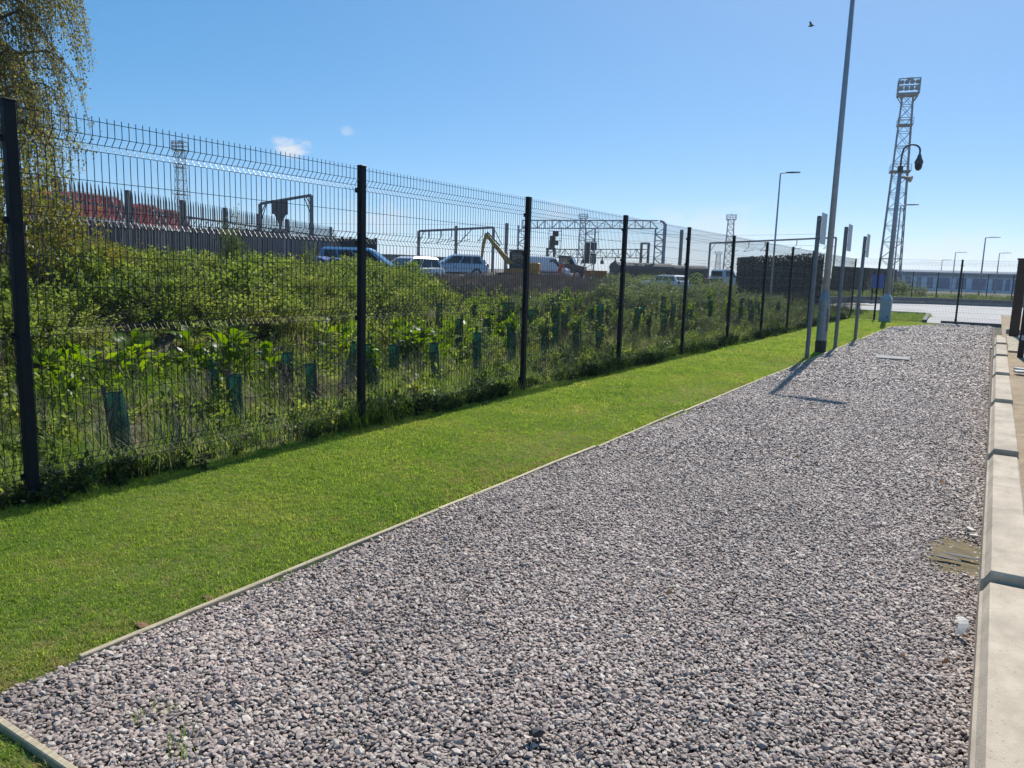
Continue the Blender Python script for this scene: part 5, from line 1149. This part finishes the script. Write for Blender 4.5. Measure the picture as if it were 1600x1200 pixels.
def bush(name, x, y, s_, mleaf, mstem, label, group, rz=0.0, sz=1.0, dz=-.05):
    e = empty(name, (x, y, gz(x, y)+dz), rz, label, 'bush', group); e.scale = (s_, s_, s_*sz)
    stuff(link('foliage', mleaf, e)); link('stems', mstem, e); return e
hb = [bush_mesh('foliage', 900+i, M['haw'], 5200, 1.15, 2.0, .060, 26) for i in range(2)]
bb = [bush_mesh('foliage', 910+i, M['bramble'], 6200, 1.0, 1.25, .047, 24) for i in range(3)]
wb_ = [bush_mesh('foliage', 920+i, M['willow'], 3600, .85, 1.75, .075, 20, .4, .3) for i in range(4)]
stb = [stems_mesh('stems', 930+i, M['twig'], 16, .9, 1.5, .010) for i in range(3)]
bush('hawthorn_bush', -12.3, 5.5, 1.0, hb[0], stb[0], 'tall orange tinged hawthorn bush behind the first fence post', None, .3)
bush('hawthorn_bush', -12.4, 6.5, .68, hb[1], stb[1], 'lower orange tinged hawthorn bush in front of the red wagons', None, 1.0, .85)
bush('hawthorn_bush', -12.5, 7.3, .50, hb[0], stb[2], 'smallest orange tinged hawthorn bush at the right end of the hawthorns', None, 3.0, .8)
bush('hawthorn_bush', -12.6, 3.9, 1.15, hb[1], stb[2], 'tall hawthorn bush at the left edge below the birch', None, 2.0, 1.05)
for i, (x, y, s_, sz, lb) in enumerate(((-13.4, 9.0, .5, 1.7, 'upright leafy bramble clump rising above the bank below the navy wagons'), (-14.4, 12.6, .45, 1.6, 'small upright bramble clump on the brow'), (-12.2, 12.4, .6, 1.2, 'loose bramble clump in the middle of the bank'), (-11.0, 10.8, .7, 1.1, 'dark loose bramble clump above the dock plants'), (-11.2, 7.4, .95, .75, 'rounded green bramble bush below the red wagons'), (-12.2, 9.6, .95, .72, 'green bramble bush left of the tall sapling'), (-12.8, 11.8, .9, .8, 'green bramble bush in front of the navy wagons'), (-13.9, 13.6, .95, .72, 'green bramble bush on the brow left of the second fence post'),
                                   (-14.9, 16.0, .85, .8, 'bramble bush in front of the blue people carrier'), (-16.4, 18.6, .9, .72, 'bramble bush on the brow below the white car'), (-10.4, 9.0, .8, .7, 'dark bramble bush halfway down the bank'), (-10.2, 5.2, .9, .7, 'bramble bush at the foot of the bank by the first fence post'), (-11.6, 13.6, .8, .7, 'bramble bush low on the bank by the second fence post'))):
    bush('bramble_bush', x, y, s_, bb[i % 3], stb[i % 3], lb, 'bramble bushes on the bank', i*1.3, sz*.68)
# tall sapling that breaks the skyline
bush('sapling', -14.6, 11.3, .42, wb_[0], stb[1], 'tall leafy sapling standing in front of the palisade fence', None, .4, 2.0)
bush('sapling', -15.6, 14.6, .36, wb_[1], stb[2], 'small leafy sapling on the brow below the sign box', None, 1.4, 1.6)
WB = [(-9.8, 23, 1.0, .95), (-11.2, 25.5, 1.05, 1.0), (-12.6, 27.5, 1.1, .95), (-10.6, 27.5, 1.0, .95), (-9.2, 27.0, .9, .9), (-12.0, 31, 1.15, 1.0), (-10.2, 31.5, 1.0, 1.0), (-8.8, 31, .85, .95), (-14.2, 31, 1.1, .9), (-14.0, 36, 1.2, .9), (-11.6, 36.5, 1.1, .9), (-16.6, 38, 1.2, .85), (-13.6, 22.8, .8, .65), (-14.9, 26.2, .85, .6), (-9.4, 36, .9, .8), (-8.0, 34.5, .7, .8), (-13.2, 42, 1.2, .85), (-16.2, 44, 1.2, .85), (-18.5, 41, 1.0, .8), (-14.6, 49, 1.2, .9), (-16.2, 53, 1.3, .95), (-17.6, 57, 1.3, .9), (-19.5, 50, 1.2, .8), (-21.5, 46, 1.1, .7)]
for i, (x, y, s_, sz) in enumerate(WB): bush('willow_shrub', x, y, s_, wb_[i % 4], stb[i % 3], 'grey green willow shrub in the scrub behind the mesh fence', 'willow shrubs behind the fence', i*.9, sz*(.68 if x > -15 else .56))
# bushes beyond the road
for i, (x, y, s_) in enumerate(((-8.2, 70.5, 1.2), (-6.6, 71.2, 1.3), (-5.2, 72.3, 1.0))): bush('verge_bush', x, y, s_, wb_[(i+1) % 4], stb[i % 3], 'bush behind the distant mesh fence across the road', 'bushes across the road', i, .8)

def birch():
    c = Vector((-17.9, 7.8, gz(-17.9, 7.8)-.1)); e = empty('birch_tree', c, 0, 'weeping birch tree with thin hanging twigs at the top left', 'tree')
    r_ = random.Random(42); rs = np.random.RandomState(43); tr = MB(); lm = MB(); tw = MB()
    tr.tube([(0, 0, -.3), (.05, .02, 2.5), (-.05, .05, 5.5), (.08, 0, 8.5), (0, .05, 11.5)], [.24, .20, .15, .09, .03], 9)
    P = []; D = []
    for i in range(72):
        z0 = 2.6+8.0*(i/72)+r_.uniform(-.2, .2); a = i*2.399+r_.uniform(-.4, .4); ln = (1-abs(z0-6.0)/8.2)*2.15*r_.uniform(.55, 1.12); d = Vector((math.cos(a), math.sin(a), 0)); rise = r_.uniform(.3, .9)*ln*.6
        pts = [Vector((0, 0, z0)), Vector((0, 0, z0))+d*ln*.4+Vector((0, 0, rise*.7)), Vector((0, 0, z0))+d*ln*.8+Vector((0, 0, rise)), Vector((0, 0, z0))+d*ln+Vector((0, 0, rise*.75))]
        lm.tube(pts, [.055, .04, .022, .010], 5)
        for k_ in range(25):
            t = r_.uniform(.25, 1.0); s_ = t*3; j = min(int(s_), 2); p = pts[j].lerp(pts[j+1], s_-j); hl = r_.uniform(.8, 2.9)*(0.5+.5*t); sw = Vector((r_.uniform(-.30, .30), r_.uniform(-.30, .30), 0))+d*.22
            q = [p, p+sw*.6+Vector((0, 0, -hl*.25)), p+sw+Vector((0, 0, -hl*.65)), p+sw*1.15+Vector((0, 0, -hl))]
            tw.tube(q, [.006, .005, .004, .003], 3, False)
            m_ = int(hl*38); tt = rs.rand(m_)*3; jj = np.minimum(tt.astype(int), 2); A = np.array([list(v) for v in q]); f = (tt-jj)[:, None]; P.append(A[jj]*(1-f)+A[jj+1]*f+rs.normal(0, .055, (m_, 3))); dd = rand_dir(m_, rs, -.5); D.append(dd)
    tr.build('trunk', M['bark'], e, smooth=True); lm.build('limb', M['twig'], e); stuff(tw.build('twigs', M['twig'], e))
    P = np.concatenate(P); D = np.concatenate(D); V, F = leaf_quads(P, D, rs.uniform(.034, .07, len(P)), rs, .7); stuff(link('leaves', rawmesh('leaves', V, F, M['birch']), e))
birch()
